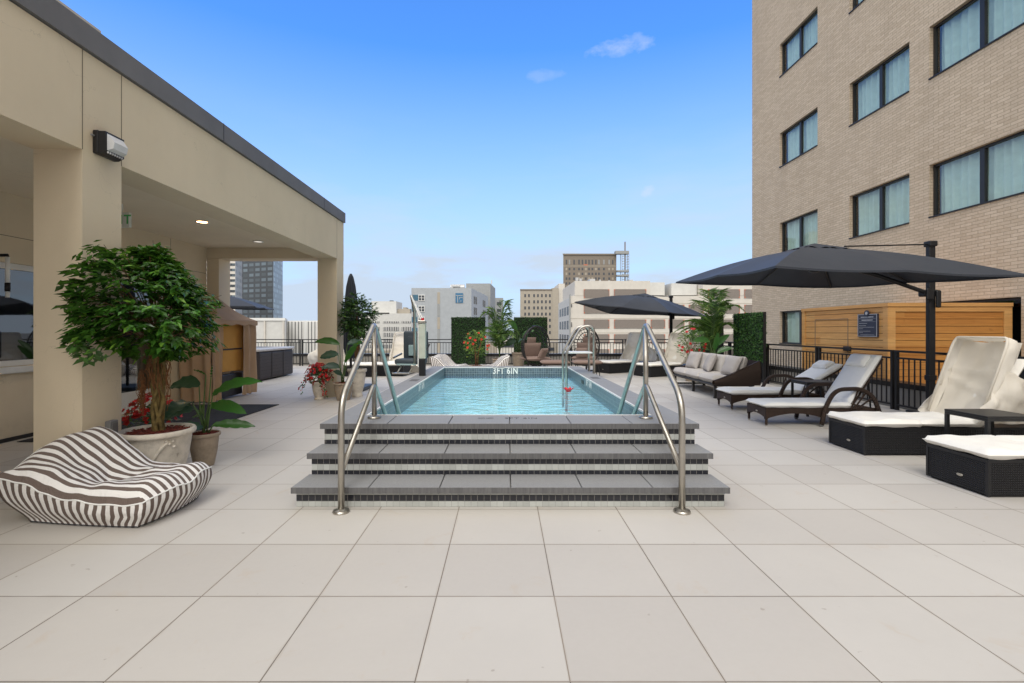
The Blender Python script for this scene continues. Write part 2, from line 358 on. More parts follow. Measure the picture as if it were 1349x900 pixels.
# ------------------------------------------------------------------ mesh building
class MB:
    def __init__(s): s.v = []; s.f = []; s.mi = []; s.uv = {}
    def add(s, vs, fs, mi=0, M=None):
        o = len(s.v)
        s.v += [tuple(M @ Vector(p)) if M else tuple(p) for p in vs]
        s.f += [tuple(i+o for i in f) for f in fs]; s.mi += [mi]*len(fs); return s
    def box(s, x0, x1, y0, y1, z0, z1, M=None, mi=0):
        x0, x1 = min(x0, x1), max(x0, x1); y0, y1 = min(y0, y1), max(y0, y1); z0, z1 = min(z0, z1), max(z0, z1)
        v = [(x, y, z) for z in (z0, z1) for y in (y0, y1) for x in (x0, x1)]
        return s.add(v, [(0, 2, 3, 1), (4, 5, 7, 6), (0, 1, 5, 4), (2, 6, 7, 3), (0, 4, 6, 2), (1, 3, 7, 5)], mi, M)
    def quad(s, a, b, c, d, mi=0): return s.add([a, b, c, d], [(0, 1, 2, 3)], mi)
    def bbox(s, x0, x1, y0, y1, z0, z1, r=.01, seg=2, M=None, mi=0):
        bm = bmesh.new(); bmesh.ops.create_cube(bm, size=1)
        for v in bm.verts:
            v.co = Vector(((x0+x1)/2+v.co.x*(x1-x0), (y0+y1)/2+v.co.y*(y1-y0), (z0+z1)/2+v.co.z*(z1-z0)))
        bmesh.ops.bevel(bm, geom=bm.edges[:], offset=r, segments=seg, profile=.5, affect='EDGES')
        bm.verts.index_update()
        s.add([v.co[:] for v in bm.verts], [[v.index for v in f.verts] for f in bm.faces], mi, M); bm.free(); return s
    def tube(s, pts, r, n=10, caps=True, mi=0, M=None, r2=None):
        pts = [Vector(p) for p in pts]; L = len(pts); rings = []
        up = None
        for i, p in enumerate(pts):
            t = (pts[min(i+1, L-1)]-pts[max(i-1, 0)])
            if t.length < 1e-9: t = Vector((0, 0, 1))
            t.normalize()
            if up is None:
                up = Vector((1, 0, 0)) if abs(t.x) < .8 else Vector((0, 1, 0))
            a = (up-t*up.dot(t)); a.normalize(); b = t.cross(a); up = a
            rr = r if not callable(r) else r(i/(L-1))
            if r2 is not None: rr = r+(r2-r)*i/(L-1)
            rings.append([p+(a*cos(2*pi*k/n)+b*sin(2*pi*k/n))*rr for k in range(n)])
        vs = [v for ring in rings for v in ring]; fs = []
        for i in range(L-1):
            for k in range(n):
                fs.append((i*n+k, i*n+(k+1) % n, (i+1)*n+(k+1) % n, (i+1)*n+k))
        if caps: fs += [tuple(range(n))[::-1], tuple((L-1)*n+k for k in range(n))]
        return s.add(vs, fs, mi, M)
    def lathe(s, prof, c=(0, 0, 0), n=32, mi=0, M=None, mod=None, cap=True):
        vs = []; fs = []
        for (r, z) in prof:
            for k in range(n):
                a = 2*pi*k/n; rr = r*(mod(a, z) if mod else 1)
                vs.append((c[0]+rr*cos(a), c[1]+rr*sin(a), c[2]+z))
        for i in range(len(prof)-1):
            for k in range(n):
                fs.append((i*n+k, i*n+(k+1) % n, (i+1)*n+(k+1) % n, (i+1)*n+k))
        if cap and prof[0][0] > 1e-4: fs.append(tuple(range(n))[::-1])
        if cap and prof[-1][0] > 1e-4: fs.append(tuple((len(prof)-1)*n+k for k in range(n)))
        return s.add(vs, fs, mi, M)
    def prism(s, poly, z0, z1, mi=0, M=None):
        n = len(poly); vs = [(x, y, z0) for x, y in poly]+[(x, y, z1) for x, y in poly]
        fs = [tuple(range(n))[::-1], tuple(range(n, 2*n))]+[(i, (i+1) % n, n+(i+1) % n, n+i) for i in range(n)]
        return s.add(vs, fs, mi, M)
    def grid(s, fn, nu, nv, mi=0, M=None):
        vs = [fn(i/nu, j/nv) for j in range(nv+1) for i in range(nu+1)]
        fs = [(j*(nu+1)+i, j*(nu+1)+i+1, (j+1)*(nu+1)+i+1, (j+1)*(nu+1)+i) for j in range(nv) for i in range(nu)]
        return s.add(vs, fs, mi, M)
    def pillow(s, w, d, h, M=None, e=4, n=14, pinch=.0, mi=0, rnd=0):
        """soft closed cushion w x d x h centred on the origin"""
        o = random.random()*50
        for sg in (1, -1):
            def fn(u, v):
                a = 2*u-1; b = 2*v-1
                a = math.copysign(abs(a)**.7, a); b = math.copysign(abs(b)**.7, b)
                k = (max(0, 1-abs(a)**e)*max(0, 1-abs(b)**e))**(.42) if e < 12 else min(1, min(1-abs(a), 1-abs(b))*9)**.4*(1-.12*(a*a+b*b)/2)
                px = a*w/2*(1-pinch*(1-abs(b)**2)*abs(a)); py = b*d/2*(1-pinch*(1-abs(a)**2)*abs(b))
                z = sg*h/2*k
                if rnd: z += rnd*noise.noise(Vector((px*5+o, py*5, sg)))*k
                return (px, py, z)
            if sg > 0: s.grid(fn, n, n, mi, M)
            else: s.grid(lambda u, v: fn(1-u, v), n, n, mi, M)
        return s
    def leaf(s, p, d, nrm, l, w, fold=.12, droop=0.0, mi=0):
        d = Vector(d).normalized(); nrm = Vector(nrm); side = d.cross(nrm)
        if side.length < 1e-4: side = d.cross(Vector((.3, .8, .5)))
        side.normalize(); up = side.cross(d).normalized(); p = Vector(p)
        m = p+d*l*.42-up*l*fold*.4; tip = p+d*l-up*l*droop
        a = p+d*l*.38+side*w/2+up*l*fold*.3; b = p+d*l*.38-side*w/2+up*l*fold*.3
        return s.add([p, a, tip, b, m], [(0, 4, 1), (1, 4, 2), (0, 3, 4), (3, 2, 4)], mi)
    def build(s, name, mats, parent=None, world=False, smooth=False, label=None, angle=None):
        me = bpy.data.meshes.new(name); vs = s.v
        if world and parent is not None:
            Mi = parent_world(parent).inverted(); vs = [tuple(Mi @ Vector(v)) for v in vs]
        me.from_pydata(vs, [], s.f)
        ms = mats if isinstance(mats, (list, tuple)) else [mats]
        for m in ms: me.materials.append(MATS[m])
        if len(ms) > 1: me.polygons.foreach_set('material_index', s.mi)
        me.update()
        if smooth:
            me.polygons.foreach_set('use_smooth', [True]*len(me.polygons))
            if angle: me.set_sharp_from_angle(angle=R(angle))
        o = bpy.data.objects.new(name, me); col.objects.link(o)
        if parent is not None: o.parent = parent
        if label: o['label'] = label
        return o
def parent_world(o):
    M = Matrix.Translation(o.location) @ o.rotation_euler.to_matrix().to_4x4()
    return parent_world(o.parent) @ M if o.parent else M
def tag(o, label=None, cat=None, group=None, kind=None):
    if label: o['label'] = label
    if cat: o['category'] = cat
    if group: o['group'] = group
    if kind: o['kind'] = kind
    return o
def thing(name, label, cat, loc=(0, 0, 0), rz=0, group=None):
    o = bpy.data.objects.new(name, None); col.objects.link(o); o.empty_display_size = .1
    o.location = loc; o.rotation_euler = (0, 0, rz)
    return tag(o, label, cat, group)
def dup(root, loc, rz=0, label=None, skip=()):
    r = root.copy(); col.objects.link(r); r.location = loc; r.rotation_euler = (0, 0, rz)
    if label: r['label'] = label
    for ch in list(root.children):
        if ch.name.split('.')[0] in skip: continue
        c = ch.copy(); col.objects.link(c); c.parent = r
        for g in ch.children:
            d = g.copy(); col.objects.link(d); d.parent = c
    return r
def text_obj(txt, size, mat, parent, M, name='lettering', depth=.001, align='CENTER', sx=1.0, bold=.0):
    cu = bpy.data.curves.new('t', 'FONT'); cu.body = txt; cu.size = size; cu.extrude = depth
    cu.align_x = align; cu.align_y = 'CENTER'; cu.offset = bold; cu.resolution_u = 3; cu.space_character = 1.12
    o = bpy.data.objects.new('t', cu); col.objects.link(o)
    dg = bpy.context.evaluated_depsgraph_get(); me = bpy.data.meshes.new_from_object(o.evaluated_get(dg))
    bpy.data.objects.remove(o)
    Mi = parent_world(parent).inverted() @ M @ Matrix.Diagonal((sx, 1, 1, 1))
    me.transform(Mi); me.materials.clear(); me.materials.append(MATS[mat]); me.name = name
    ob = bpy.data.objects.new(name, me); col.objects.link(ob); ob.parent = parent; return ob
def fillet(pts, rad, n=6):
    pts = [Vector(p) for p in pts]; out = [pts[0]]
    for i in range(1, len(pts)-1):
        p = pts[i]; a = (pts[i-1]-p); b = (pts[i+1]-p)
        r = rad[i-1] if isinstance(rad, (list, tuple)) else rad
        r = min(r, a.length*.48, b.length*.48); A = p+a.normalized()*r; B = p+b.normalized()*r
        for k in range(n+1):
            t = k/n; out.append(A*(1-t)**2+p*2*t*(1-t)+B*t*t)
    out.append(pts[-1]); return out
def TM(loc, rx=0, ry=0, rz=0): return Matrix.Translation(loc) @ Matrix.Rotation(rz, 4, 'Z') @ Matrix.Rotation(ry, 4, 'Y') @ Matrix.Rotation(rx, 4, 'X')
def rnd(a, b): return random.uniform(a, b)

# ------------------------------------------------------------------ camera, world, sun
cam = bpy.data.cameras.new('camera'); co = bpy.data.objects.new('camera', cam); col.objects.link(co)
co.location = (0, 0, H); co.rotation_euler = (R(90), 0, 0); cam.sensor_width = 36; cam.lens = 36*F/1349
cam.shift_x = 10.5/1349; cam.shift_y = -15/1349; cam.clip_end = 6000; cam.clip_start = .05
scene.camera = co
scene.view_settings.view_transform = 'Standard'; scene.view_settings.look = 'None'; scene.view_settings.exposure = 0
SUN_EL, SUN_AZ = R(50), R(186)
w = bpy.data.worlds.new('World'); scene.world = w; w.use_nodes = True
nt = w.node_tree; nn = nt.nodes; ll = nt.links
bg = nn['Background']; sky = nn.new('ShaderNodeTexSky'); sky.sky_type = 'NISHITA'; sky.sun_disc = False
sky.sun_elevation = SUN_EL; sky.sun_rotation = SUN_AZ; sky.altitude = 100; sky.air_density = 1.0; sky.dust_density = .4; sky.ozone_density = 2.0
tc = nn.new('ShaderNodeTexCoord'); sp = nn.new('ShaderNodeSeparateXYZ'); ll.new(tc.outputs['Generated'], sp.inputs[0])
def wm(op, a, b=None):
    n = nn.new('ShaderNodeMath'); n.operation = op
    for i, v in enumerate((a, b)):
        if v is None: continue
        if isinstance(v, (int, float)): n.inputs[i].default_value = v
        else: ll.new(v, n.inputs[i])
    return n.outputs[0]
def wmix(f, a, b, mode='MIX'):
    n = nn.new('ShaderNodeMix'); n.data_type = 'RGBA'; n.blend_type = mode
    for sck, v in ((n.inputs[0], f), (n.inputs[6], a), (n.inputs[7], b)):
        if isinstance(v, (int, float)): sck.default_value = v
        elif isinstance(v, tuple): sck.default_value = (*v, 1)
        else: ll.new(v, sck)
    return n.outputs[2]
def wramp(f, st):
    n = nn.new('ShaderNodeValToRGB'); e = n.color_ramp.elements
    for i, (p, c) in enumerate(st):
        k = e[i] if i < 2 else e.new(p)
        k.position = p; k.color = (c, c, c, 1)
    ll.new(f, n.inputs[0]); return n.outputs[0]
mp = nn.new('ShaderNodeMapping'); ll.new(tc.outputs['Generated'], mp.inputs[0]); mp.inputs['Scale'].default_value = (1.2, 1.2, 5.0)
n1 = nn.new('ShaderNodeTexNoise'); n1.inputs['Scale'].default_value = 2.2; n1.inputs['Detail'].default_value = 7; n1.inputs['Roughness'].default_value = .55; ll.new(mp.outputs[0], n1.inputs[0])
haze = wramp(sp.outputs[2], [(0.0, 1.0), (.50, 0.0), (.10, .82), (.20, .66), (.34, .32)])
cl = wramp(n1.outputs[0], [(.42, 0.0), (.72, 1.0)])
low = wramp(sp.outputs[2], [(0.03, 1.0), (.42, 0.0)])
hz = wm('MINIMUM', wm('ADD', haze, wm('MULTIPLY', wm('MULTIPLY', cl, low), .55)), 1.0)
# two small fair-weather wisps high up
def wisp(dirv, rad, sq, seed):
    d = Vector(dirv).normalized()
    cr = nn.new('ShaderNodeVectorMath'); cr.operation = 'SUBTRACT'; ll.new(tc.outputs['Generated'], cr.inputs[0]); cr.inputs[1].default_value = d
    s2 = nn.new('ShaderNodeSeparateXYZ'); ll.new(cr.outputs[0], s2.inputs[0])
    r2 = wm('ADD', wm('POWER', wm('DIVIDE', s2.outputs[0], rad), 2.0), wm('POWER', wm('DIVIDE', s2.outputs[2], rad*sq), 2.0))
    nz = nn.new('ShaderNodeTexNoise'); nz.inputs['Scale'].default_value = 26; nz.inputs['Detail'].default_value = 6; nz.inputs['Roughness'].default_value = .6
    m2 = nn.new('ShaderNodeMapping'); m2.inputs['Location'].default_value = (seed, 0, 0); m2.inputs['Scale'].default_value = (1, 1, 1.8); ll.new(tc.outputs['Generated'], m2.inputs[0]); ll.new(m2.outputs[0], nz.inputs[0])
    front = wm('GREATER_THAN', sp.outputs[1], 0.0)
    v = wm('SUBTRACT', wm('MULTIPLY', nz.outputs[0], 1.9), wm('ADD', wm('MULTIPLY', r2, .55), .48))
    return wm('MULTIPLY', wm('MAXIMUM', wm('MINIMUM', wm('MULTIPLY', v, 1.9), 1.0), 0.0), front)
wsum = wm('MULTIPLY', wisp(((815-VX)/F, 1, (VY-63)/F), .058, .28, 3.1), .34)
wsum = wm('ADD', wsum, wm('MULTIPLY', wisp(((715-VX)/F, 1, (VY-99)/F), .040, .28, 7.7), .16))
wsum = wm('ADD', wsum, wm('MULTIPLY', wisp(((854-VX)/F, 1, (VY-251)/F), .014, .9, 1.3), .35))
skyc = wmix(1.0, sky.outputs[0], (1.05, 2.12, 3.45), 'MULTIPLY')
c1 = wmix(hz, skyc, (6.1, 7.3, 8.9))
c2 = wmix(wm('MINIMUM', wsum, 1.0), c1, (7.5, 8.2, 9.2))
# unseen sky behind, beside and overhead, whitened like thin overcast as added fill
back = wm('MAXIMUM', wm('MINIMUM', wm('ADD', wm('MULTIPLY', sp.outputs[1], -1.6), .72), 1.0), 0.0)
zen = wramp(sp.outputs[2], [(.62, 0.0), (.85, 1.0)])
c3 = wmix(wm('MAXIMUM', back, zen), c2, (14.6, 14.2, 13.4))
ll.new(c3, bg.inputs['Color']); bg.inputs['Strength'].default_value = .1
sl = bpy.data.lights.new('sun', 'SUN'); so = bpy.data.objects.new('sun', sl); col.objects.link(so)
sl.energy = 1.5; sl.angle = R(28); sl.color = (1, .965, .92)
sd = Vector((sin(SUN_AZ)*cos(SUN_EL), cos(SUN_AZ)*cos(SUN_EL), sin(SUN_EL)))
so.rotation_euler = sd.to_track_quat('Z', 'Y').to_euler()

# ================================================================== SETTING
PX0, PX1, PY0, PY1 = -1.345, 1.44, 4.775, 10.9          # pool basin
SX0, SX1 = -1.655, 1.755                                # coping outside
DZ = .543; WATER = .385
# roof deck with an opening for the pool body
m = MB(); hx0, hx1, hy0, hy1 = PX0-.05, PX1+.05, PY0-.05, PY1+.05
for (a, b, c_, d_) in ((-12.2, 7.0, -6, hy0), (-12.2, 7.0, hy1, 19.05), (-12.2, hx0, hy0, hy1), (hx1, 7.0, hy0, hy1)): m.quad((a, c_, 0), (b, c_, 0), (b, d_, 0), (a, d_, 0))
o = m.build('terrace_floor', 'deck_pavers'); tag(o, kind='structure')
m = MB()
for (a, b, c_, d_) in ((-12.2, 7.0, -6, hy0), (-12.2, 7.0, hy1, 19.05), (-12.2, hx0, hy0, hy1), (hx1, 7.0, hy0, hy1)): m.box(a, b, c_, d_, -.6, -.004)
o = m.build('terrace_slab', 'city_parapet'); tag(o, kind='structure')
o = MB().quad((-4000, -500, -26), (4000, -500, -26), (4000, 5000, -26), (-4000, 5000, -26)).build('ground', 'city_ground'); tag(o, kind='structure')
o = MB().box(7.35, 9.8, -6, 19.05, -.6, .10).build('lower_roof', 'city_grey'); tag(o, kind='structure')
# parapet outside the railing
pw = thing('parapet_wall', 'low pale concrete parapet with dark metal cap running outside the black railing', 'wall', (0, 19.3, 0))
m = MB(); m.box(-12.2, 7.3, 19.06, 19.36, -1, .36); m.box(7.02, 7.3, -6, 19.06, -1, .36); m.build('parapet_body', 'city_parapet', pw, True)
m = MB(); m.box(-12.2, 7.32, 19.03, 19.40, .362, .45); m.box(7.0, 7.33, -6, 19.03, .362, .45); m.build('metal_cap', 'dark_bronze', pw, True)

# ------------------------------------------------------------------ pool
pool = thing('swimming_pool', 'raised rectangular swimming pool with grey stone coping and three tiled steps', 'swimming pool', (.05, 7.5, 0))
treads = [(3.75, 4.095, .163), (4.053, 4.386, .351), (4.344, PY0, DZ)]
joints = [.052+.552*k for k in (-2, -1, 0, 1, 2)]
def stones(m, y0, y1, z1, th=.050, g=.0035):
    xs = [SX0]+joints+[SX1]
    for a, b in zip(xs[:-1], xs[1:]):
        m.bbox(a+g, b-g, y0, y1, z1-th, z1, .004, 1)
def edgeskin(m, y0, z1, th=.050, sides=None):
    m.box(SX0+.002, SX1-.002, y0-.0025, y0, z1-th+.001, z1-.002)
for i, (y0, y1, z1) in enumerate(treads):
    st = MB(); stones(st, y0, y1, z1)
    if i < 2: holder = st.build('step', 'coping_stone', pool, True)
    else: holder = st.build('front_coping', 'coping_stone', pool, True)
    e = MB(); edgeskin(e, y0, z1); e.build('stone_edge', 'coping_edge', holder, True)  # rough stone front; its dark colour also carries the dimmer light there
# risers: (front y, bottom z, top z, rows(from top: height, black?))
ris = [(3.786, 0.0, .1125, [(.018, 0), (.050, 1), (.044, 0)]), (4.087, .163, .3005, [(.050, 1), (.052, 0), (.0345, 1)]), (4.378, .351, .4925, [(.050, 1), (.052, 0), (.0385, 1)])]
for (y, z0, z1, rows) in ris:
    x0, x1 = SX0+.034, SX1-.034; yb = 10.9 + .3
    c = MB(); c.box(x0, x1, y, (4.09, 4.38, PY0-.02)[ris.index((y, z0, z1, rows))], z0+(.001 if z0 else -.3), z1); core = c.build('riser', 'tile_grout', pool, True)
    for blk in (0, 1):
        t = MB(); z = z1
        for (h, k) in rows:
            if k == blk:
                t.box(x0-.003, x1+.003, y-.004, y-.0005, z-h+.0015, z-.0015)
                ye = (4.09, 4.38, PY0-.02)[ris.index((y, z0, z1, rows))]
                t.box(x0-.004, x0-.0005, y+.0002, ye, z-h+.0015, z-.0015); t.box(x1+.0005, x1+.004, y+.0002, ye, z-h+.0015, z-.0015)
            z -= h
        t.build('mosaic_tiles', ('tile_white', 'tile_black')[blk], core, True)
# side and far coping
m = MB(); g = .0035
for (xa, xb) in ((SX0, PX0-.012), (PX1+.012, SX1)):
    y = PY0+.004
    while y < PY1+.3:
        y2 = min(y+.62, PY1+.33); m.bbox(xa, xb, y+g, y2-g, DZ-.046, DZ, .004, 1); y = y2
x = PX0-.012
while x < PX1:
    x2 = min(x+.6, PX1+.012); m.bbox(x+g, x2-g, PY1+.012, PY1+.33, DZ-.046, DZ, .004, 1); x = x2
m.build('coping', 'coping_stone', pool, True)
# pool body walls (outside shell) and plaster inside
m = MB()
m.box(SX0+.034, PX0-.02, PY0-.018, PY1+.29, -.3, DZ-.048); m.box(PX1+.02, SX1-.034, PY0-.018, PY1+.29, -.3, DZ-.048)
m.box(PX0-.019, PX1+.019, PY1+.02, PY1+.29, -.3, DZ-.048); m.box(PX0-.019, PX1+.019, 4.40, PY0-.02, -.3, DZ-.05)
m.build('pool_body', 'tile_grout', pool, True)
FL = -.55
m = MB()
m.box(PX0-.018, PX0, PY0-.018, PY1+.018, FL, DZ-.25); m.box(PX1, PX1+.018, PY0-.018, PY1+.018, FL, DZ-.25)
m.box(PX0, PX1, PY1, PY1+.018, FL, DZ-.25); m.box(PX0, PX1, PY0-.018, PY0, FL, DZ-.25)
m.box(PX0-.018, PX1+.018, PY0-.018, PY1+.018, FL-.02, FL)
m.box(PX0, PX1, PY0, PY0+.32, FL, -.18); m.box(PX0, PX1, PY0+.32, PY0+.64, FL, -.36)
m.build('pool_shell', 'pool_plaster', pool, True)
m = MB(); zt, zb = DZ-.014, DZ-.25
m.box(PX0-.018, PX0+.004, PY0+.004, PY1-.004, zb, zt); m.box(PX1-.004, PX1+.018, PY0+.004, PY1-.004, zb, zt)
m.box(PX0-.018, PX1+.018, PY1-.004, PY1+.018, zb, zt); m.box(PX0-.018, PX1+.018, PY0-.018, PY0+.004, zb, zt)
m.build('waterline_tiles', 'tile_waterline', pool, True)
m = MB(); zt2 = DZ+.004
m.box(PX0-.012, PX0+.008, PY0+.01, PY1-.008, DZ-.014, zt2); m.box(PX1-.008, PX1+.012, PY0+.01, PY1-.008, DZ-.014, zt2)
m.box(PX0-.012, PX1+.012, PY1-.008, PY1+.012, DZ-.014, zt2); m.box(PX0-.012, PX1+.012, PY0-.008, PY0+.010, DZ-.014, zt2)
m.build('edge_trim', 'edge_beam', pool, True)
text_obj('3FT 6IN', .205, 'text_white', pool, TM((.03, PY1-.0065, .460), R(90)), 'depth_marking', .0015, bold=.005, sx=.74)
for (xx, sgn) in ((PX0+.0055, 1), (PX1-.0055, -1)):
    for yy in ((7.85,) if sgn > 0 else (8.2,)):
        M = Matrix.Translation((xx, yy, .465)) @ (Matrix.Rotation(R(90)*sgn, 4, 'Z')) @ Matrix.Rotation(R(90), 4, 'X')
        text_obj('3FT 6IN', .15, 'text_white', pool, M, 'depth_marking', .0015, bold=.003, sx=.95)
text_obj('3FT 6IN', .085, 'text_engrave', pool, TM((.16, 4.60, DZ+.0008)), 'depth_marking', .0006, sx=1.0)
m = MB()
for cx in (-.215, -.135):
    for k in range(24):
        a, b = 2*pi*k/24, 2*pi*(k+1)/24
        P = lambda r, t: (cx+r*cos(t), 4.60+r*.85*sin(t), DZ+.0012)
        m.quad(P(.036, a), P(.036, b), P(.030, b), P(.030, a))
    m.box(-.028, .028, -.0035, .0035, 0, .0008, TM((cx, 4.60, DZ+.0005), rz=R(35)))
m.build('no_diving_mark', 'text_engrave', pool, True)
m = MB()
for xx in (PX1-.0055,):
    m.box(xx-.006, xx, 8.72, 8.95, .40, .47)
m.build('skimmer', 'dark_bronze', pool, True)
o = MB().grid(lambda u, v: (PX0+.004+(PX1-PX0-.008)*u, PY0+.004+(PY1-PY0-.008)*v, WATER), 2, 2).build('pool_water', 'pool_water'); tag(o, kind='structure')
# drain slots in the coping
m = MB()
for (xx, yy) in ((-1.5, 8.1), (1.6, 8.5)): m.box(xx-.07, xx+.07, yy-.15, yy+.15, DZ+.0005, DZ+.002)
m.build('coping_plate', 'coping_edge', pool, True)

# ------------------------------------------------------------------ hand rails on the steps
def handrail(X, label):
    t = thing('stair_handrail', label, 'handrail', (X, 3.668, 0), 0, 'stainless handrails on the pool steps'); r = .0245
    pts = fillet([(0, 0, 0), (0, 0, .855), (0, .93, 1.445), (0, 2.12, .30)], [.16, .075], 9)
    MB().tube(pts, r, 18).build('rail', 'brushed_steel', t, smooth=True)
    MB().tube([(0, .939, DZ), (0, .939, 1.40)], r*.98, 18).build('post', 'brushed_steel', t, smooth=True)
    pts = fillet([(0, .018, .315), (0, .93, .875), (0, 1.56, .34)], [.075], 9)
    MB().tube(pts, r*.86, 16).build('lower_rail', 'brushed_steel', t, smooth=True)
    for (y, z) in ((0, 0), (.939, DZ)):
        MB().lathe([(.0, .001), (.062, .001), (.064, .010), (.058, .020), (.032, .026), (.026, .030)], (0, y, z), 28).build('flange', 'brushed_steel', t, smooth=True, angle=40)
    return t
handrail(-1.235, 'stainless steel handrail on the left side of the pool steps')
handrail(1.35, 'stainless steel handrail on the right side of the pool steps')
# ladder at the far right
t = thing('pool_ladder', 'stainless pool ladder with white step tread over the far right edge of the pool', 'ladder', (1.6, 9.6, DZ))
for yy in (9.38, 9.92):
    pts = fillet([(1.745, yy, DZ), (1.745, yy, 1.46), (1.50, yy, 1.46), (1.21, yy, .95), (1.21, yy, -.2)], [.13, .16, .09], 7)
    MB().tube(pts, .024, 12).build('rail', 'brushed_steel', t, True, smooth=True)
MB().bbox(1.235, 1.725, 9.42, 9.88, .925, .955, .008, 2).build('tread', 'white_plastic', t, True)
for z in (.30, .02): MB().bbox(1.19, 1.27, 9.40, 9.90, z, z+.025, .006).build('rung', 'white_plastic', t, True)

# ------------------------------------------------------------------ walls with openings
def wall(mb, axis, c, u0, u1, z0, z1, holes, depth, sgn, mi=0):
    """front quads of a wall in plane axis=c, with reveals going back 'depth' (sgn = direction into the wall)"""
    us = sorted({u0, u1, *[h[0] for h in holes], *[h[1] for h in holes]}); zs = sorted({z0, z1, *[h[2] for h in holes], *[h[3] for h in holes]})
    P = (lambda u, z, d=0: (c+sgn*d, u, z)) if axis == 'x' else (lambda u, z, d=0: (u, c+sgn*d, z))
    for a, b in zip(us[:-1], us[1:]):
        for e, f in zip(zs[:-1], zs[1:]):
            cu, cz = (a+b)/2, (e+f)/2
            if any(h[0] < cu < h[1] and h[2] < cz < h[3] for h in holes): continue
            mb.quad(P(a, e), P(b, e), P(b, f), P(a, f), mi)
    for (a, b, e, f) in holes:
        mb.quad(P(a, e), P(a, f), P(a, f, depth), P(a, e, depth), mi); mb.quad(P(b, e), P(b, f), P(b, f, depth), P(b, e, depth), mi)
        mb.quad(P(a, e), P(b, e), P(b, e, depth), P(a, e, depth), mi); mb.quad(P(a, f), P(b, f), P(b, f, depth), P(a, f, depth), mi)

# ------------------------------------------------------------------ brick hotel building on the right
XB = 9.85
hotel = thing('brick_building', 'tall buff brick building with dark framed double windows on the right', 'building', (XB+6, 6, 0))
rows = [(13.60, 14.78), (10.39, 11.57), (7.17, 8.40), (3.97, 5.20)]
cols = [(15.19, 17.28), (11.75, 13.79), (8.95, 11.2), (5.4, 7.9), (1.9, 4.3), (-2, .6)]
holes = [(a, b, e, f) for a, b in cols for e, f in rows]+[(15.19, 17.28, .90, 2.05), (9.21, 11.2, .10, 2.02)]
holes += [(a, b, e+6.42+k*3.21, f+6.42+k*3.21) for a, b in cols for (e, f) in [rows[1]] for k in (0, 1)]
m = MB(); wall(m, 'x', XB, -8, 19.2, -26, 24, holes, .16, 1)
wall(m, 'y', 19.2, XB, 24, -26, 24, [], .1, -1); m.quad((XB, -8, 24), (24, -8, 24), (24, 19.2, 24), (XB, 19.2, 24)); wall(m, 'y', -8, XB, 24, -26, 24, [], .1, 1)
m.build('wall', 'wall_brick', hotel, True)
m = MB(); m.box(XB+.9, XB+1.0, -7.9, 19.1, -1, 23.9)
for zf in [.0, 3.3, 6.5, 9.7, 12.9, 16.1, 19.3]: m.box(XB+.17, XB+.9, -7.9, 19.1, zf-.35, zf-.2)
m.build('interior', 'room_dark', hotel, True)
for (a, b, e, f) in holes:
    fw = .055; x0, x1 = XB+.09, XB+.15
    big = (a, b) == (9.21, 11.2)
    fr = MB(); fr.box(x0, x1, a+.003, a+fw, e+.003, f-.003); fr.box(x0, x1, b-fw, b-.003, e+.003, f-.003)
    fr.box(x0+.001, x1-.001, a+fw, b-fw, e+.003, e+fw); fr.box(x0+.001, x1-.001, a+fw, b-fw, f-fw, f-.003)
    wo = fr.build('window', 'window_frame', hotel, True)
    mid = b-(b-a)*.515
    MB().box(x0-.012, x1, mid-.05, mid+.05, e+fw+.001, f-fw-.001).build('mullion', 'window_frame', wo, True)
    MB().box(XB-.03, XB+.14, a+.004, b-.004, e-.0, e+.03).build('sill', 'dark_bronze', wo, True)
    MB().quad((XB+.125, a+fw, e+fw), (XB+.125, b-fw, e+fw), (XB+.125, b-fw, f-fw), (XB+.125, a+fw, f-fw)).build('pane', 'pane_glass', wo, True)
    if not big:
        cu = MB(); ph = rnd(0, 6)
        def cf(u, v):
            y = a+.02+(b-a-.04)*u
            return (XB+.27+.045*sin(y*34+ph+.9*sin(y*5+ph))+.02*sin(y*13+ph), y+.01*sin(v*3+y*9), e-.1+(f-e+.2)*v)
        cu.grid(cf, int((b-a)*40), 3); cu.build('curtain', 'curtain', wo, True, smooth=True)

# ------------------------------------------------------------------ rendered pavilion on the left
XF = -3.45; XW = -6.14; YE = 10.40; ZB, ZC, ZT0, ZT1 = 2.862, 3.08, 3.69, 3.90
ph = thing('pavilion', 'beige stucco pavilion with deep fascia and dark metal roof edge on the left', 'building', (-6, 5, 0))
j = [-2.1, 3.956, 4.36, 9.98]
m = MB(); m.box(XF-.40, XF, -6, YE, ZB, ZT0-.01)
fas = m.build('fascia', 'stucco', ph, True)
m = MB()
for yy in j[1:]: m.box(XF-.01, XF+.0015, yy-.004, yy+.004, ZB+.001, ZT0)
m.build('joint', 'joint_dark', fas, True)
m = MB(); m.box(-12, XF-.402, 9.98, YE-.002, ZB+.001, ZT0-.012); m.build('end_beam', 'stucco', ph, True)
m = MB(); m.box(-12, XF-.41, -6, 9.97, ZC, ZC+.5); m.build('ceiling', 'stucco_soffit', ph, True)
m = MB()
m.box(XF-.42, XF+.03, -6, YE+.03, ZT0, ZT1); m.box(-12, XF-.425, YE-.35, YE+.03, ZT0, ZT1)
cp = m.build('roof_edge', 'metal_coping', ph, True)
m = MB()
for yy in (-.5, 2.6, 5.9, 9.2): m.box(XF-.43, XF+.0325, yy-.004, yy+.004, ZT0-.003, ZT1+.003)
m.build('seam', 'black_metal', cp, True)
for yy in (3.956, 9.985, -2.2):
    MB().box(XF-.40, XF-.001, yy, yy+.405, -.02, ZB-.0).build('column', 'stucco', ph, True)
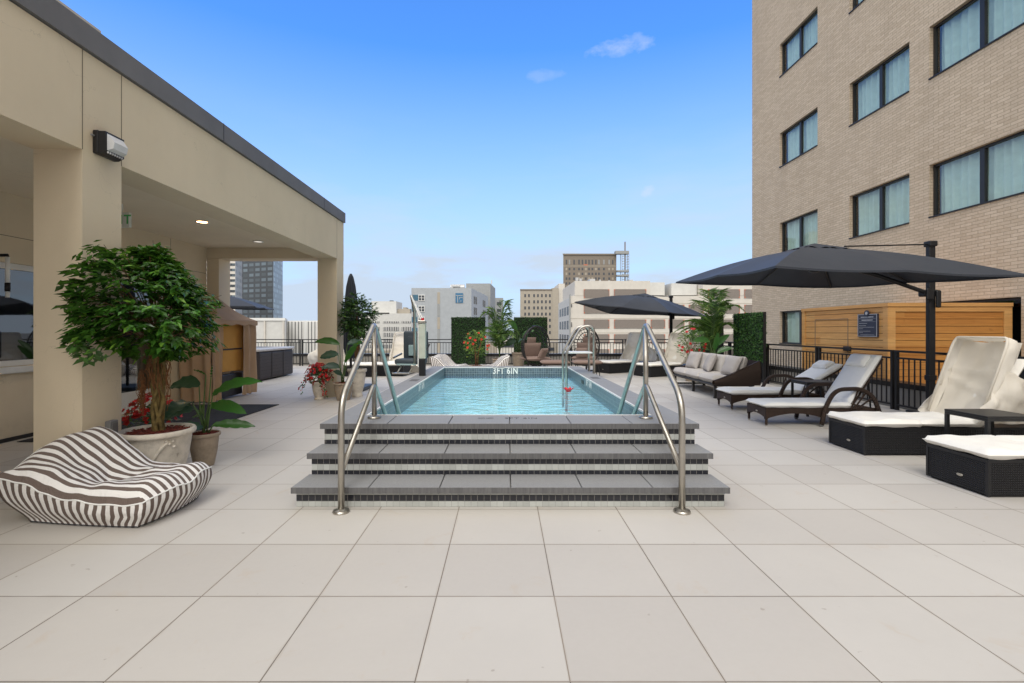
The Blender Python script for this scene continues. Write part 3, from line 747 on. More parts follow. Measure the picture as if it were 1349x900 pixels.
# rear wall with window and glazed door
wh = [(.2, 7.05, .93, 2.22), (7.45, 8.60, .02, 2.22)]
m = MB(); wall(m, 'x', XW, -6, 9.98, -.02, ZC, wh, .12, -1)
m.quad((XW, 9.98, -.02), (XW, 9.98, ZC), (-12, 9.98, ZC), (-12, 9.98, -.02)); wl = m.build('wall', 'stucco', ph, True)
m = MB(); m.box(XW-.01, XW+.0015, -5, 7.3, 2.545, 2.553); m.box(XW-.01, XW+.0015, 8.7, 9.97, 2.545, 2.553); m.box(XW-.01, XW+.0015, 8.7, 9.97, 2.03, 2.038); m.box(XW-.01, XW+.0015, 8.9, 8.908, .01, ZC-.01)
m.build('joint', 'joint_dark', wl, True)
MB().box(XW+.002, XW+.25, 9.985, YE-.004, -.01, ZB-.002).build('pier', 'stucco', ph, True)
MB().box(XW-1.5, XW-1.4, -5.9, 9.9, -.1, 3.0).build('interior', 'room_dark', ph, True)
MB().box(XW+.001, XW+.012, -5, 7.3, .0, .05).build('skirting', 'dark_bronze', ph, True)
a, b, e, f = wh[0]
m = MB(); m.box(XW-.09, XW-.03, a, b, f-.075, f-.002); m.box(XW-.09, XW-.03, a, b, e+.002, e+.07)
for yy in (a+.001, 2.4, 4.7, b-.051): m.box(XW-.088, XW-.032, yy, yy+.05, e+.071, f-.076)
wo = m.build('window', 'white_paint', ph, True)
MB().quad((XW-.06, a+.05, e+.07), (XW-.06, b-.05, e+.07), (XW-.06, b-.05, f-.075), (XW-.06, a+.05, f-.075)).build('pane', 'pane_dark', wo, True)
MB().bbox(XW-.1, XW+.07, a-.05, b+.05, e-.085, e-.002, .012, 2).build('sill', 'white_paint', wo, True)
a, b, e, f = wh[1]
m = MB(); m.box(XW-.08, XW-.02, a+.002, a+.07, e, f-.002); m.box(XW-.08, XW-.02, b-.07, b-.002, e, f-.002); m.box(XW-.078, XW-.022, a+.07, b-.07, f-.07, f-.003); m.box(XW-.078, XW-.022, a+.07, b-.07, e, e+.34)
do = m.build('door', 'white_paint', ph, True)
MB().quad((XW-.05, a+.07, e+.34), (XW-.05, b-.07, e+.34), (XW-.05, b-.07, f-.07), (XW-.05, a+.07, f-.07)).build('pane', 'pane_dark', do, True)
MB().box(XW-.02, XW+.03, a+.10, a+.12, .95, 1.25).build('handle', 'black_metal', do, True)

# fixtures
def downlight(x, y, lit, label):
    t = thing('ceiling_light', label, 'ceiling light', (x, y, ZC), 0, 'recessed ceiling lights of the pavilion')
    MB().lathe([(.075, -.001), (.095, -.001), (.098, -.010), (.085, -.014), (.072, -.004)], (0, 0, 0), 28, cap=False).build('trim', 'white_paint', t, smooth=True)
    MB().lathe([(0, -.007), (.073, -.007)], (0, 0, 0), 28).build('diffuser', 'lamp_warm' if lit else 'unlit_glow', t)
downlight(-4.72, 7.56, 1, 'round recessed ceiling light glowing warm, nearer one in the pavilion soffit')
downlight(-4.70, 9.25, 0, 'round recessed ceiling light switched off, close to the far end of the soffit')
ld = bpy.data.lights.new('downlight', 'SPOT'); lo = bpy.data.objects.new('downlight', ld); col.objects.link(lo)
ld.energy = 45; ld.spot_size = R(130); ld.spot_blend = .8; ld.color = (1, .84, .62); ld.shadow_soft_size = .07; lo.location = (-4.72, 7.56, ZC-.03)
t = thing('wall_light', 'black wall pack light with ribbed white lens on the beige column', 'wall light', (XF, 4.16, 2.965)); t.scale = (.78, .68, .76)
m = MB(); m.bbox(0, .06, -.16, .17, -.13, .13, .012); m.build('back_box', 'black_metal', t)
m = MB(); hx = .15
m.add([(.06, -.15, .12), (.06, .16, .12), (.06, .16, -.13), (.06, -.15, -.13), (.13, -.14, .12), (.13, .15, .12), (.13, .15, -.10), (.13, -.14, -.10)], [(0, 1, 5, 4), (1, 2, 6, 5), (2, 3, 7, 6), (3, 0, 4, 7), (4, 5, 6, 7)])
m.build('housing', 'black_metal', t)
m = MB()
for k in range(7): m.box(.135, .15, -.125+k*.036, -.118+k*.036, -.12, -.10)
m.add([(.131, -.12, .10), (.131, .135, .10), (.131, .135, -.085), (.131, -.12, -.085), (.20, -.10, .01), (.20, .115, .01), (.185, .115, -.06), (.185, -.10, -.06)], [(0, 1, 5, 4), (1, 2, 6, 5), (2, 3, 7, 6), (3, 0, 4, 7), (4, 5, 6, 7)])
m.build('lens', 'lens_prism', t)
MB().tube([(.02, -.165, .06), (.02, -.20, .06)], .012, 10).build('photocell', 'grey_box', t)
t = thing('outlet_box', 'grey weatherproof outlet box low on the beige column', 'outlet', (XF, 4.22, .52))
MB().bbox(0, .05, -.045, .045, -.075, .075, .008).build('cover', 'grey_box', t); MB().bbox(.05, .058, -.03, .03, -.055, .055, .003).build('lid', 'metal_coping', t)
t = thing('exit_sign', 'white exit sign with green letters hanging from the pavilion ceiling', 'exit sign', (-5.18, 6.5, 2.86))
MB().bbox(-.16, .16, -.02, .02, -.10, .10, .006).build('housing', 'exit_white', t)
MB().box(-.05, .05, -.015, .015, .10, .22).build('bracket', 'white_paint', t)
text_obj('EXIT', .17, 'exit_green', t, TM((-5.18, 6.479, 2.86), R(90)), 'lettering', .001, sx=.95, bold=.003)
t = thing('water_heater_wand', 'black and white rod hanging on a bracket beside the pavilion window', 'rod', (-5.75, 5.6, 1.95))
MB().tube([(0, 0, -.02), (0, 0, .28)], .022, 12).build('white_tube', 'white_plastic', t, smooth=True)
MB().tube([(0, 0, -.12), (0, 0, -.02)], .026, 12).build('black_grip', 'black_metal', t, smooth=True)
MB().tube([(0, 0, -.19), (0, 0, -.12)], .020, 12).build('nozzle', 'white_plastic', t, smooth=True)
MB().tube([(-.33, 0, .30), (0, 0, .30), (0, 0, .27)], .018, 8).build('bracket', 'black_metal', t)
t['label'] = 'short black and white rod hanging from a bracket by the pavilion window'

# ------------------------------------------------------------------ railings
def railing(name, label, p0, p1, npan, gap=.05):
    p0 = Vector(p0); p1 = Vector(p1); L = (p1-p0).length; d = (p1-p0)/L; ang = math.atan2(d.y, d.x)
    t = thing(name, label, 'railing', (p0.x, p0.y, 0), ang)
    pl = L/npan
    for i in range(npan):
        a, b = i*pl+gap/2, (i+1)*pl-gap/2
        for xx in (a, b-.045): MB().box(xx, xx+.045, -.025, .025, 0, 1.0).build('post', 'black_metal', t)
        MB().box(a-.01, b+.01, -.032, .032, 1.001, 1.035).build('top_rail', 'black_metal', t)
        MB().box(a+.046, b-.046, -.020, .020, .885, .915).build('middle_rail', 'black_metal', t)
        MB().box(a+.046, b-.046, -.020, .020, .075, .105).build('bottom_rail', 'black_metal', t)
        m = MB(); n = int((b-a-.1)/.115)
        for k in range(1, n+1):
            xx = a+.045+(b-a-.09)*k/(n+1); m.box(xx-.008, xx+.008, -.008, .008, .106, .884)
        m.build('baluster_panel', 'black_metal', t)
    return t
railing('back_railing', 'long black metal railing across the far end of the terrace', (-12.0, 18.7), (6.72, 18.7), 9)
railing('side_railing', 'black metal railing along the right edge in front of the timber enclosure', (6.8, -1.83), (6.8, 18.66), 10)

# ------------------------------------------------------------------ timber enclosure
te = thing('timber_enclosure', 'honey coloured horizontal board enclosure standing against the brick wall', 'enclosure', (8.5, 10.4, .1))
BX0, BX1, BY0, BY1, BZ0, BZ1 = 7.42, XB-.02, 9.35, 12.05, .34, 1.91
m = MB(); m.box(BX0+.03, BX1, BY0+.03, BY1, .1, BZ0-.003); m.build('base', 'dark_bronze', te, True)
MB().box(BX0+.052, BX1-.01, BY0+.052, BY1-.01, BZ0, BZ1-.08).build('shade_backing', 'room_dark', te, True)  # added near-black box; its colour stands for shade in the board gaps
for (nm, fn) in (('front_boards', 0), ('side_boards', 1)):
    m = MB(); z = BZ0
    while z < BZ1-.07:
        z2 = min(z+.137, BZ1-.07)
        if fn == 0: m.bbox(BX0+.02, BX1, BY0+.02, BY0+.045, z+.001, z2-.004, .003, 1)
        else: m.bbox(BX0+.02, BX0+.045, BY0+.05, BY1, z+.001, z2-.004, .003, 1)
        z = z2+.003
    m.build(nm, 'cedar' if fn == 0 else 'cedar_light', te, True)
MB().box(BX0, BX0+.02, BY0+.0, BY0+.12, BZ0, BZ1-.072).build('corner_post', 'cedar_light', te, True)
MB().box(BX0, BX0+.018, BY1-.12, BY1, BZ0, BZ1-.072).build('corner_post', 'cedar_light', te, True)
MB().box(BX0+.021, BX0+.15, BY0-.002, BY0+.019, BZ0, BZ1-.072).build('corner_post', 'cedar_light', te, True); MB().box(BX1-.16, BX1, BY0, BY0+.019, BZ0, BZ1-.072).build('corner_post', 'cedar_light', te, True)
MB().box(BX0+.15, BX1-.16, BY0, BY0+.019, BZ1-.17, BZ1-.072).build('top_board', 'cedar_light', te, True)
m = MB(); m.box(BX0-.015, BX1, BY0-.02, BY1, BZ1-.07, BZ1); m.build('cap', 'cedar_light', te, True)
m = MB(); dy0, dy1 = 10.45, 11.55
for (a, b, e, f) in ((dy0, dy0+.012, .36, 1.62), (dy1, dy1+.012, .36, 1.62), (dy0, dy1, 1.62, 1.632)): m.box(BX0+.012, BX0+.0215, a, b, e, f)
dr = m.build('door', 'joint_dark', te, True)
MB().bbox(BX0-.03, BX0+.018, dy0-.10, dy0+.10, .93, 1.03, .01).build('latch', 'black_metal', dr, True)
MB().tube([(BX0-.03, dy0+.05, .98), (BX0-.03, dy0+.22, .98)], .014, 8).build('bolt', 'black_metal', dr, True)
# sign
ys, zs = (BX0)*F/(1141.5-VX), 0
D0 = 9.55; D1 = 10.02
sg = thing('notice_sign', 'dark blue notice board with crest and fine white writing on the timber enclosure', 'sign', (BX0, 9.8, 1.5))
ya, yb = (BX0-.02)*F/(1155.5-VX), (BX0-.02)*F/(1129.6-VX); za, zb_ = wz(444, (ya+yb)/2), wz(413.6, (ya+yb)/2)
X = BX0-.006
m = MB(); m.box(X-.012, X+.022, ya, yb, za, zb_); m.build('board', 'sign_blue', sg, True)
m = MB(); e = .018
for (a, b, c_, d_) in ((ya+.008, yb-.008, za+.008, za+e), (ya+.008, yb-.008, zb_-e, zb_-.008), (ya+.008, ya+e, za+e, zb_-e), (yb-e, yb-.008, za+e, zb_-e)): m.box(X-.016, X-.012, a, b, c_, d_)
m.build('border', 'sign_text', sg, True)
yc = (ya+yb)/2
m = MB().lathe([(0, 0), (.062, 0), (.062, .02), (0, .02)], (0, 0, 0), 24, 0, TM((X-.010, yc, zb_+.012), ry=R(-90))); m.build('crest', 'sign_blue', sg, True)
m = MB(); hh = zb_-za; ww = yb-ya
lines = [(.86, .72, .05), (.73, .62, .05), (.59, .46, .022), (.49, .40, .022), (.42, .86, .018), (.355, .24, .018), (.25, .64, .018), (.19, .22, .018), (.09, .78, .018)]
for (fz, fl, th) in lines:
    zc = za+hh*fz; centred = fl in (.72, .62, .78); y = yc+fl*ww*.45 if centred else yb-.045
    end = y-fl*ww*.9; th = th*hh*.8
    while y > end+.004:
        w_ = rnd(.006, .016); m.box(X-.0145, X-.012, max(end, y-w_), y, zc-th/2, zc+th/2); y -= w_+rnd(.002, .005)
for fz in (.795, .665): m.box(X-.0145, X-.012, ya+.03, yb-.03, za+hh*fz-.0015, za+hh*fz+.0015)
m.lathe([(0, 0), (.032, 0), (.030, .003), (0, .003)], (0, 0, 0), 18, 0, TM((X-.030, yc, zb_+.012), ry=R(-90)))
m.build('fine_print', 'sign_text', sg, True)

# ================================================================== FURNITURE
def make_hooded(label, loc, rz, W=.58):
    t = thing('hooded_chaise', label, 'chaise', loc, rz, 'black wicker chaises with cream fold up hoods')
    m = MB(); m.bbox(0, 2.0, 0, W, .012, .30, .008); m.build('base', 'wicker_black', t)
    m = MB(); m.box(-.003, 2.003, -.003, W+.003, .285, .312)
    for (x, y) in ((-.004, -.004), (-.004, W-.02)): m.box(x, x+.024, y, y+.024, .013, .30)
    m.build('base_frame', 'black_metal', t)
    MB().lathe([(0, 0), (.022, 0), (.020, .003), (0, .003)], n=14, M=TM((-.006, W*.42, .12), ry=R(-90)) @ Matrix.Diagonal((.6, 1.4, 1, 1))).build('badge', 'brushed_steel', t)
    MB().pillow(.66, W+.06, .085, TM((.31, W/2, .354)), e=14, n=16, rnd=.02).build('cushion', 'cushion_cream', t, smooth=True)
    MB().pillow(.68, W+.05, .085, TM((.965, W/2, .352)), e=14, n=16, rnd=.02).build('cushion', 'cushion_cream', t, smooth=True)
    s = Vector((.347, 0, .938)); n = Vector((.938, 0, -.347)); O = Vector((1.235, W/2, .40)); hw = W/2+.03; Ls = .955; dep = .135
    def P(a, b, c): return O+Vector((0, 1, 0))*a*hw+s*b*Ls+n*c
    bk = MB().pillow(.80, W-.02, .09, TM((1.60, W/2, .72), ry=R(-58)), e=8, n=12, rnd=.02); bk.build('back_cushion', 'cushion_cream', t, smooth=True)
    h = MB()
    def rim(k, r):   # rounded-rectangle path of the hood (left foot -> top -> right foot)
        p = fillet([(-1, 0, 0), (-1, 1, 0), (1, 1, 0), (1, 0, 0)], .13, 6); return p
    path = fillet([(-1, 0, 0), (-1, 1, 0), (1, 1, 0), (1, 0, 0)], .16, 5)
    full = []
    for a, b in zip(path[:-1], path[1:]):
        k = max(1, int((b-a).length/.12))
        for q in range(k): full.append(a+(b-a)*q/k)
    full.append(path[-1]); N = len(full)-1
    def band(u, v):
        i = min(int(round(u*N)), N); p = full[i]
        wob = .020*noise.noise(Vector((p.x*3, p.y*5, v*3+loc[0]))) 
        bulge = 1+.05*sin(v*pi)
        q = P(p.x*bulge, p.y*(1+.015*sin(v*pi)), v*dep*(.55+.45*min(1, p.y*1.4)))
        return q+Vector((wob, wob, wob))
    h.grid(band, N, 5)
    def back(u, v):
        a = -1+2*u; b = v
        sag = .06*sin(pi*u)*sin(pi*v)+.035*noise.noise(Vector((a*1.6+loc[0]+b, b*2.6+loc[1], 1)))+.008*noise.noise(Vector((a*5, b*7, 4)))
        fold = .03*math.exp(-((b-.62)/.05)**2)+.025*math.exp(-((b-.28-.22*u)/.04)**2)
        return P(a, b*.995, dep*(.55+.45*min(1, b*1.4))+sag-fold)
    h.grid(back, 26, 26)
    h.build('hood', 'hood_cream', t, smooth=True)
    pp = [P(a, b, -.004) for a, b, _ in [(p.x, p.y, 0) for p in path]]
    MB().tube(pp, .014, 8).build('hood_frame', 'hood_cream', t, smooth=True)
    # gathered side wings closing the hood to the base
    for sd, yy in ((-1, -.045), (1, W+.045)):
        def wing(u, v):
            x = 1.18+u*.86; top = .44+min(u*2.6, 1)*.48-max(0, u-.45)*.45
            z = .36+v*(top-.36)
            out = (.05*sin(pi*v)+.045*noise.noise(Vector((x*6, z*4, sd+loc[0])))+.03*noise.noise(Vector((x*14, z*9, sd))))*1.2
            return (x, yy+sd*out, z)
        MB().grid(wing, 26, 14).build('side_drape', 'hood_cream', t, smooth=True)
    return t
make_hooded('hooded chaise with cream cushions and empty open hood behind the small black table', (3.965, 5.315, 0), 0)
make_hooded('nearest hooded chaise, cut off by the right edge of the photo', (3.99, 3.985, 0), 0)
make_hooded('hooded chaise on the right of the two behind the pool ladder', (4.27, 14.1, 0), R(27), .70)
make_hooded('hooded chaise on the left of the two behind the pool ladder', (3.33, 15.3, 0), R(30), .70)
make_hooded('hooded chaise standing behind the pool lift', (-3.0, 14.4, 0), R(84), .78)
make_hooded('hooded chaise between the pool lift and the small ficus', (-3.74, 14.9, 0), R(168), .70)

def make_lounger(label, loc, rz, W, ang, blen=.80):
    t = thing('wicker_lounger', label, 'lounger', loc, rz, 'brown wicker loungers with curved arms')
    m = MB()
    def rail(y0, y1):
        n = 16; top = .262
        for i in range(n):
            a, b = i/n, (i+1)/n; xa, xb = .0+a*.86, .0+b*.86
            za = .10+.085*sin(pi*a)**.8; zb = .10+.085*sin(pi*b)**.8
            m.add([(xa, y0, za), (xb, y0, zb), (xb, y1, zb), (xa, y1, za), (xa, y0, top), (xb, y0, top), (xb, y1, top), (xa, y1, top)],
                  [(0, 1, 2, 3), (4, 7, 6, 5), (0, 4, 5, 1), (3, 2, 6, 7)])
        m.box(.86, 1.60, y0, y1, .165, top-.002)
    rail(-.002, .045); rail(W-.045, W+.002)
    n = 10
    for (x0, x1) in ((-.002, .04),):
        for i in range(n):
            a, b = i/n, (i+1)/n; ya, yb = a*W, b*W; za = .11+.05*sin(pi*a)**.8; zb = .11+.05*sin(pi*b)**.8
            m.add([(x0, ya, za), (x0, yb, zb), (x1, yb, zb), (x1, ya, za), (x0, ya, .261), (x0, yb, .261), (x1, yb, .261), (x1, ya, .261)], [(0, 3, 2, 1), (4, 5, 6, 7), (0, 1, 5, 4), (3, 7, 6, 2)])
    m.box(.04, 1.58, .045, W-.045, .225, .257); m.box(1.56, 1.6, .045, W-.045, .165, .256)
    m.build('frame', 'wicker_brown', t)
    for (x, y) in ((.02, .02), (.02, W-.02)):
        lg = MB().tube([(x, y, .02), (x, y, .13)], .018, 10).build('leg', 'wicker_brown', t)
        MB().tube([(x, y, .0), (x, y, .022)], .014, 8).build('foot', 'brushed_steel', lg)
    MB().lathe([(0, 0), (.020, 0), (.018, .003), (0, .003)], n=14, M=TM((-.005, W*.45, .19), ry=R(-90)) @ Matrix.Diagonal((.6, 1.4, 1, 1))).build('badge', 'brushed_steel', t)
    for y in (-.035, W+.035):
        pts = fillet([(.78, y, .03), (.84, y, .30), (.98, y, .535), (1.34, y, .545), (1.52, y, .44), (1.62, y, .17)], .14, 6)
        am = MB().tube(pts, .030, 10).build('armrest', 'wicker_brown', t, smooth=True)
        m = MB()
        for (x0, x1, z1) in ((1.20, 1.30, .52), (1.24, 1.42, .50), (1.28, 1.51, .42)): m.tube([(x0, y, .25), (x1, y, z1)], .012, 6)
        m.build('arm_brace', 'wicker_brown', am)
        MB().lathe([(0, -.012), (.028, -.012), (.028, .012), (0, .012)], n=14, M=TM((.78, y, .030), rx=R(90))).build('wheel', 'grey_box', t)
    jx = 1.245
    MB().pillow(jx+.05, W+.03, .085, TM((jx/2-.005, W/2, .300)), e=16, n=18, rnd=.015).build('cushion', 'cushion_white', t, smooth=True)
    u = Vector((cos(ang), 0, sin(ang)))
    M = TM((jx, W/2, .285), ry=-ang)
    MB().pillow(blen, W+.03, .085, M @ TM((blen/2, 0, .055)), e=14, n=16, rnd=.012).build('back_cushion', 'cushion_white', t, smooth=True)
    MB().box(0, blen-.02, -W/2+.02, W/2-.02, -.02, .005, M).build('backrest', 'wicker_brown', t)
    MB().pillow(.20, W*.72, .10, M @ TM((blen-.15, 0, .125)), e=4, n=12, pinch=.05).build('headrest_pillow', 'cushion_white', t, smooth=True)
    m = MB(); q = Vector((jx, 0, .27))+u*.5
    for y in (.06, W-.06): m.tube([(q.x, y, q.z), (1.55, y, .26)], .012, 6)
    m.build('back_strut', 'black_metal', t)
    return t
make_lounger('wicker lounger with steeply raised back, nearer one of the pair', (3.755, 6.94, 0), 0, .53, R(57), .84)
make_lounger('wicker lounger with low reclined back, farther one beside the grey sofa', (3.93, 8.36, 0), R(1), .53, R(32), .86)

def side_table(label, x0, x1, y0, y1, z):
    t = thing('side_table', label, 'side table', ((x0+x1)/2, (y0+y1)/2, 0), 0, 'small black metal side tables')
    w, d = (x1-x0)/2, (y1-y0)/2
    MB().bbox(-w, w, -d, d, z-.022, z, .004).build('table_top', 'black_metal', t)
    m = MB(); m.box(-w+.002, w-.002, -d+.002, -d+.03, z-.05, z-.023); m.box(-w+.002, w-.002, d-.03, d-.002, z-.05, z-.023)
    m.box(-w+.002, -w+.03, -d+.03, d-.03, z-.05, z-.023); m.box(w-.03, w-.002, -d+.03, d-.03, z-.05, z-.023); m.build('apron', 'black_metal', t)
    for a in (-1, 1):
        for b in (-1, 1): MB().box(a*(w-.032), a*(w-.001), b*(d-.032), b*(d-.001), 0, z-.051).build('leg', 'black_metal', t)
side_table('black side table between the two hooded chaises at the right edge', 4.66, 5.16, 4.66, 5.12, .55)
side_table('black side table between the two curved arm wicker loungers', 4.84, 5.36, 7.72, 8.16, .55)

# sofa
sf = thing('outdoor_sofa', 'light grey cushioned sofa with dark woven rope arms', 'sofa', (4.75, 10.95, 0))
m = MB(); SY0, SY1, SXa, SXb = 9.74, 12.15, 4.23, 5.05
m.bbox(SXa, SXb, SY0, SY1, .245, .295, .012)
m.build('frame', 'dark_bronze', sf, True)
for (x, y) in ((SXa+.02, SY0+.03), (SXb-.08, SY0+.03), (SXa+.02, SY1-.09), (SXb-.08, SY1-.09), (SXa+.02, 10.9)): MB().bbox(x, x+.055, y, y+.055, 0, .246, .006).build('leg', 'dark_bronze', sf, True)
MB().box(SXa+.05, SXb-.06, SY1-.075, SY1-.035, .04, .075).build('runner', 'dark_bronze', sf, True)
n = 3; w = (SY1-SY0-.10)/n
for k in range(n): MB().pillow(.74, w-.004, .17, TM((SXa+.36, SY0+.05+w*(k+.5), .375)), e=14, n=14, rnd=.02).build('seat_cushion', 'cushion_grey', sf, True, smooth=True)
for k in range(n): MB().pillow(.44, w-.01, .20, TM((SXb-.20, SY0+.05+w*(k+.5), .625), ry=R(-78)), e=6, n=14, pinch=.04, rnd=.02).build('back_cushion', 'cushion_grey', sf, True, smooth=True)
def rope(u, v, y, off=0):
    # arm panel: low at the front, sweeping up to the back
    x = SXa-.02+(SXb-SXa+.10)*u; top = .36+.40*(u**1.15); z = .27+(top-.27)*v
    return (x, y+off+.035*sin(v*pi)*(1 if off > 0 else -1), z)
for (y, sg_) in ((SY0-.02, -1), (SY1+.02, 1)):
    m = MB(); m.grid(lambda u, v: rope(u, v, y, .03), 40, 8); m.grid(lambda u, v: rope(1-u, v, y, -.03), 40, 8)
    m.grid(lambda u, v: (rope(u, 1, y)[0], y-.03+.06*v, rope(u, 1, y)[2]+.01), 30, 2)
    m.build('arm', 'wicker_brown', sf, True, smooth=True)
m = MB(); m.grid(lambda u, v: (SXb+.09+.03*sin(pi*v), SY0-.05+(SY1-SY0+.1)*u, .27+.49*v), 60, 6); m.grid(lambda u, v: (SXb+.05, SY0-.05+(SY1-SY0+.1)*(1-u), .27+.49*v), 60, 6)
m.build('back_panel', 'wicker_brown', sf, True, smooth=True)
cg = 'loose grey cushions on the sofa'
for (y, x, ry_, rz_, lab) in ((9.98, 4.70, -62, 8, 'darker grey throw cushion leaning in the near arm of the sofa'), (10.95, 4.66, -66, -10, 'grey throw cushion tilted in the middle of the sofa'), (11.82, 4.64, -68, 12, 'grey throw cushion in the far corner of the sofa')):
    o = MB().pillow(.44, .46, .17, TM((0, 0, 0), rx=0, ry=R(ry_), rz=R(rz_)), e=3.2, n=16, pinch=.07, rnd=.015).build('throw_cushion', 'pillow_grey', None, smooth=True)
    o.location = (x, y, .655); tag(o, lab, 'cushion', cg)

# ------------------------------------------------------------------ cantilever umbrellas
def umbrella(label, pole, ztop, corners, apex, thick=.05, drop=.10, canvas='canopy_black', vent=True, armz=None, valley=.0):
    """corners: 4 corner points (near-left, near-right, far-right, far-left) with mid ribs between"""
    t = thing('cantilever_umbrella', label, 'umbrella', (pole[0], pole[1], 0), 0, 'black cantilever umbrellas')
    px, py = pole
    MB().bbox(px-thick, px+thick, py-thick*.75, py+thick*.75, .07, ztop-.05, .012).build('pole', 'black_metal', t, True)
    MB().bbox(px-thick-.012, px+thick+.012, py-.065, py+.065, ztop-.085, ztop, .015).build('pole_cap', 'black_metal', t, True)
    MB().bbox(px-thick-.01, px+thick+.01, py-thick*.75-.01, py+thick*.75+.01, .60, .68, .006).build('collar', 'black_metal', t, True)
    m = MB(); m.bbox(px-.42, px+.42, py-.05, py+.05, 0, .07, .01); m.bbox(px-.049, px+.049, py-.42, py-.051, .001, .069, .01); m.bbox(px-.049, px+.049, py+.051, py+.42, .001, .069, .01); m.build('base', 'black_metal', t, True)
    A = Vector(apex); C = [Vector(c) for c in corners]
    ring = []
    for i in range(4):
        ring.append(C[i]); md = (C[i]+C[(i+1) % 4])/2; ring.append(md+(md-A)*-.015)
    def surf(seg):
        a, b = ring[seg], ring[(seg+1) % 8]
        def fn(u, v):   # v: 0 apex -> 1 edge
            e = a.lerp(b, u); e = e+(A-e)*(.035*sin(pi*u)); p = A.lerp(e, v)
            p.z += .07*sin(pi*v)*(1) - .035*sin(pi*u)*v
            return p
        return fn
    m = MB()
    for sgm in range(8): m.grid(surf(sgm), 8, 12)
    # short hem
    for sgm in range(8):
        fn = surf(sgm)
        m.grid(lambda u, v: fn(u, 1)+Vector((0, 0, -v*drop*.25)), 8, 1)
    cn = m.build('canopy', canvas, t, True, smooth=True, angle=28)
    if vent:
        m = MB()
        for sgm in range(8):
            a, b = ring[sgm], ring[(sgm+1) % 8]
            def fv(u, v):
                e = a.lerp(b, u); k = .20 if sgm % 1 == 0 else .2
                d_ = (e-A); d_.z *= .9; d_ = d_*k
                return A+d_*v+Vector((0, 0, .055-.02*v+.012*v*sin(u*pi*3)))
            m.grid(fv, 8, 3)
        m.build('vent', canvas, cn, True, smooth=True)
    hub = Vector((A.x, A.y, A.z-.36)); top = Vector((A.x, A.y, A.z-.02))
    MB().tube([top, hub], .022, 10).build('hub_post', 'black_metal', t, True)
    MB().lathe([(0, -.03), (.05, -.02), (.075, 0), (.05, .03), (0, .03)], hub, 16).build('hub', 'black_metal', t, True)
    for i in range(8):
        e = ring[i]; q0 = A+Vector((0, 0, -.05)); pts = []
        for k in range(7):
            v = k/6*.97; p = A.lerp(e, v); p.z += .07*sin(pi*v)-.022; pts.append(p)
        rb = MB().tube(pts, .010, 6).build('rib', 'dark_bronze', t, True)
        MB().tube([hub, pts[3]], .008, 6).build('strut', 'dark_bronze', rb, True)
    az = armz or ztop-.62
    j0 = Vector((px-.02, py, az)); tgt = A+Vector((0, 0, -.16))
    MB().tube([j0, j0.lerp(tgt, .45)+Vector((0, 0, .03)), tgt], .032, 10).build('arm', 'black_metal', t, True)
    m = MB(); m.bbox(px-.13, px-.01, py-.085, py-.056, az-.10, az+.08, .02); m.bbox(px+.02, px+thick+.05, py-.085, py-.055, az-.22, az+.05, .02); m.bbox(px-.14, px+.09, py-.055, py+.075, az-.045, az+.06, .02)
    m.build('crank_housing', 'black_metal', t, True)
    MB().tube([(px-thick, py, ztop-.05), Vector((px, py, ztop-.05)).lerp(A+Vector((0, 0, .0)), .75)], .011, 8).build('stay_rod', 'black_metal', t, True)
    return t
def pt(x, y, z): return None
def ray(x, y, z):       # world point on the sight line of a pixel at height z
    D = (z-H)*F/(VY-y); return (wx(x, D), D, z)
umbrella('large black cantilever umbrella over the loungers beside the brick building', (6.66, 7.55), 2.77,
         [(3.02, 5.38, 2.10), (6.52, 6.0, 2.07), (6.02, 8.9, 2.18), (2.88, 8.1, 2.19)], (4.62, 7.2, 2.62), armz=1.95)
umbrella('smaller black cantilever umbrella in front of the white parking building', (5.87, 17.0), 2.60,
         [(2.14, 14.7, 2.24), (5.0, 14.6, 1.93), (7.0, 16.7, 1.87), (3.9, 17.8, 2.0)], (4.62, 15.8, 2.53), armz=1.98)
umbrella('black cantilever umbrella over the hot tub seen through the pavilion opening', (-10.6, 15.6), 2.75,
         [(-9.9, 12.6, 2.13), (-7.0, 13.6, 2.06), (-7.9, 16.6, 2.10), (-10.9, 15.5, 2.13)], (-8.9, 14.6, 2.52), armz=2.1)
# folded umbrella behind the far column
t = thing('folded_umbrella', 'folded black umbrella standing behind the far pavilion column', 'umbrella', (-3.58, 11.3, 0))
MB().tube([(0, 0, .05), (0, 0, 2.66)], .03, 10).build('pole', 'black_metal', t)
MB().bbox(-.42, .42, -.42, .42, 0, .09, .02).build('base', 'lift_plastic', t)
def fm(a, z): return 1+.16*sin(a*7+z*1.2)+.10*sin(a*3+1)
MB().lathe([(.03, .72), (.10, .74), (.155, .95), (.17, 1.5), (.14, 2.0), (.10, 2.4), (.055, 2.62), (.02, 2.70)], n=42, mod=fm).build('canopy', 'canopy_black', t, smooth=True)

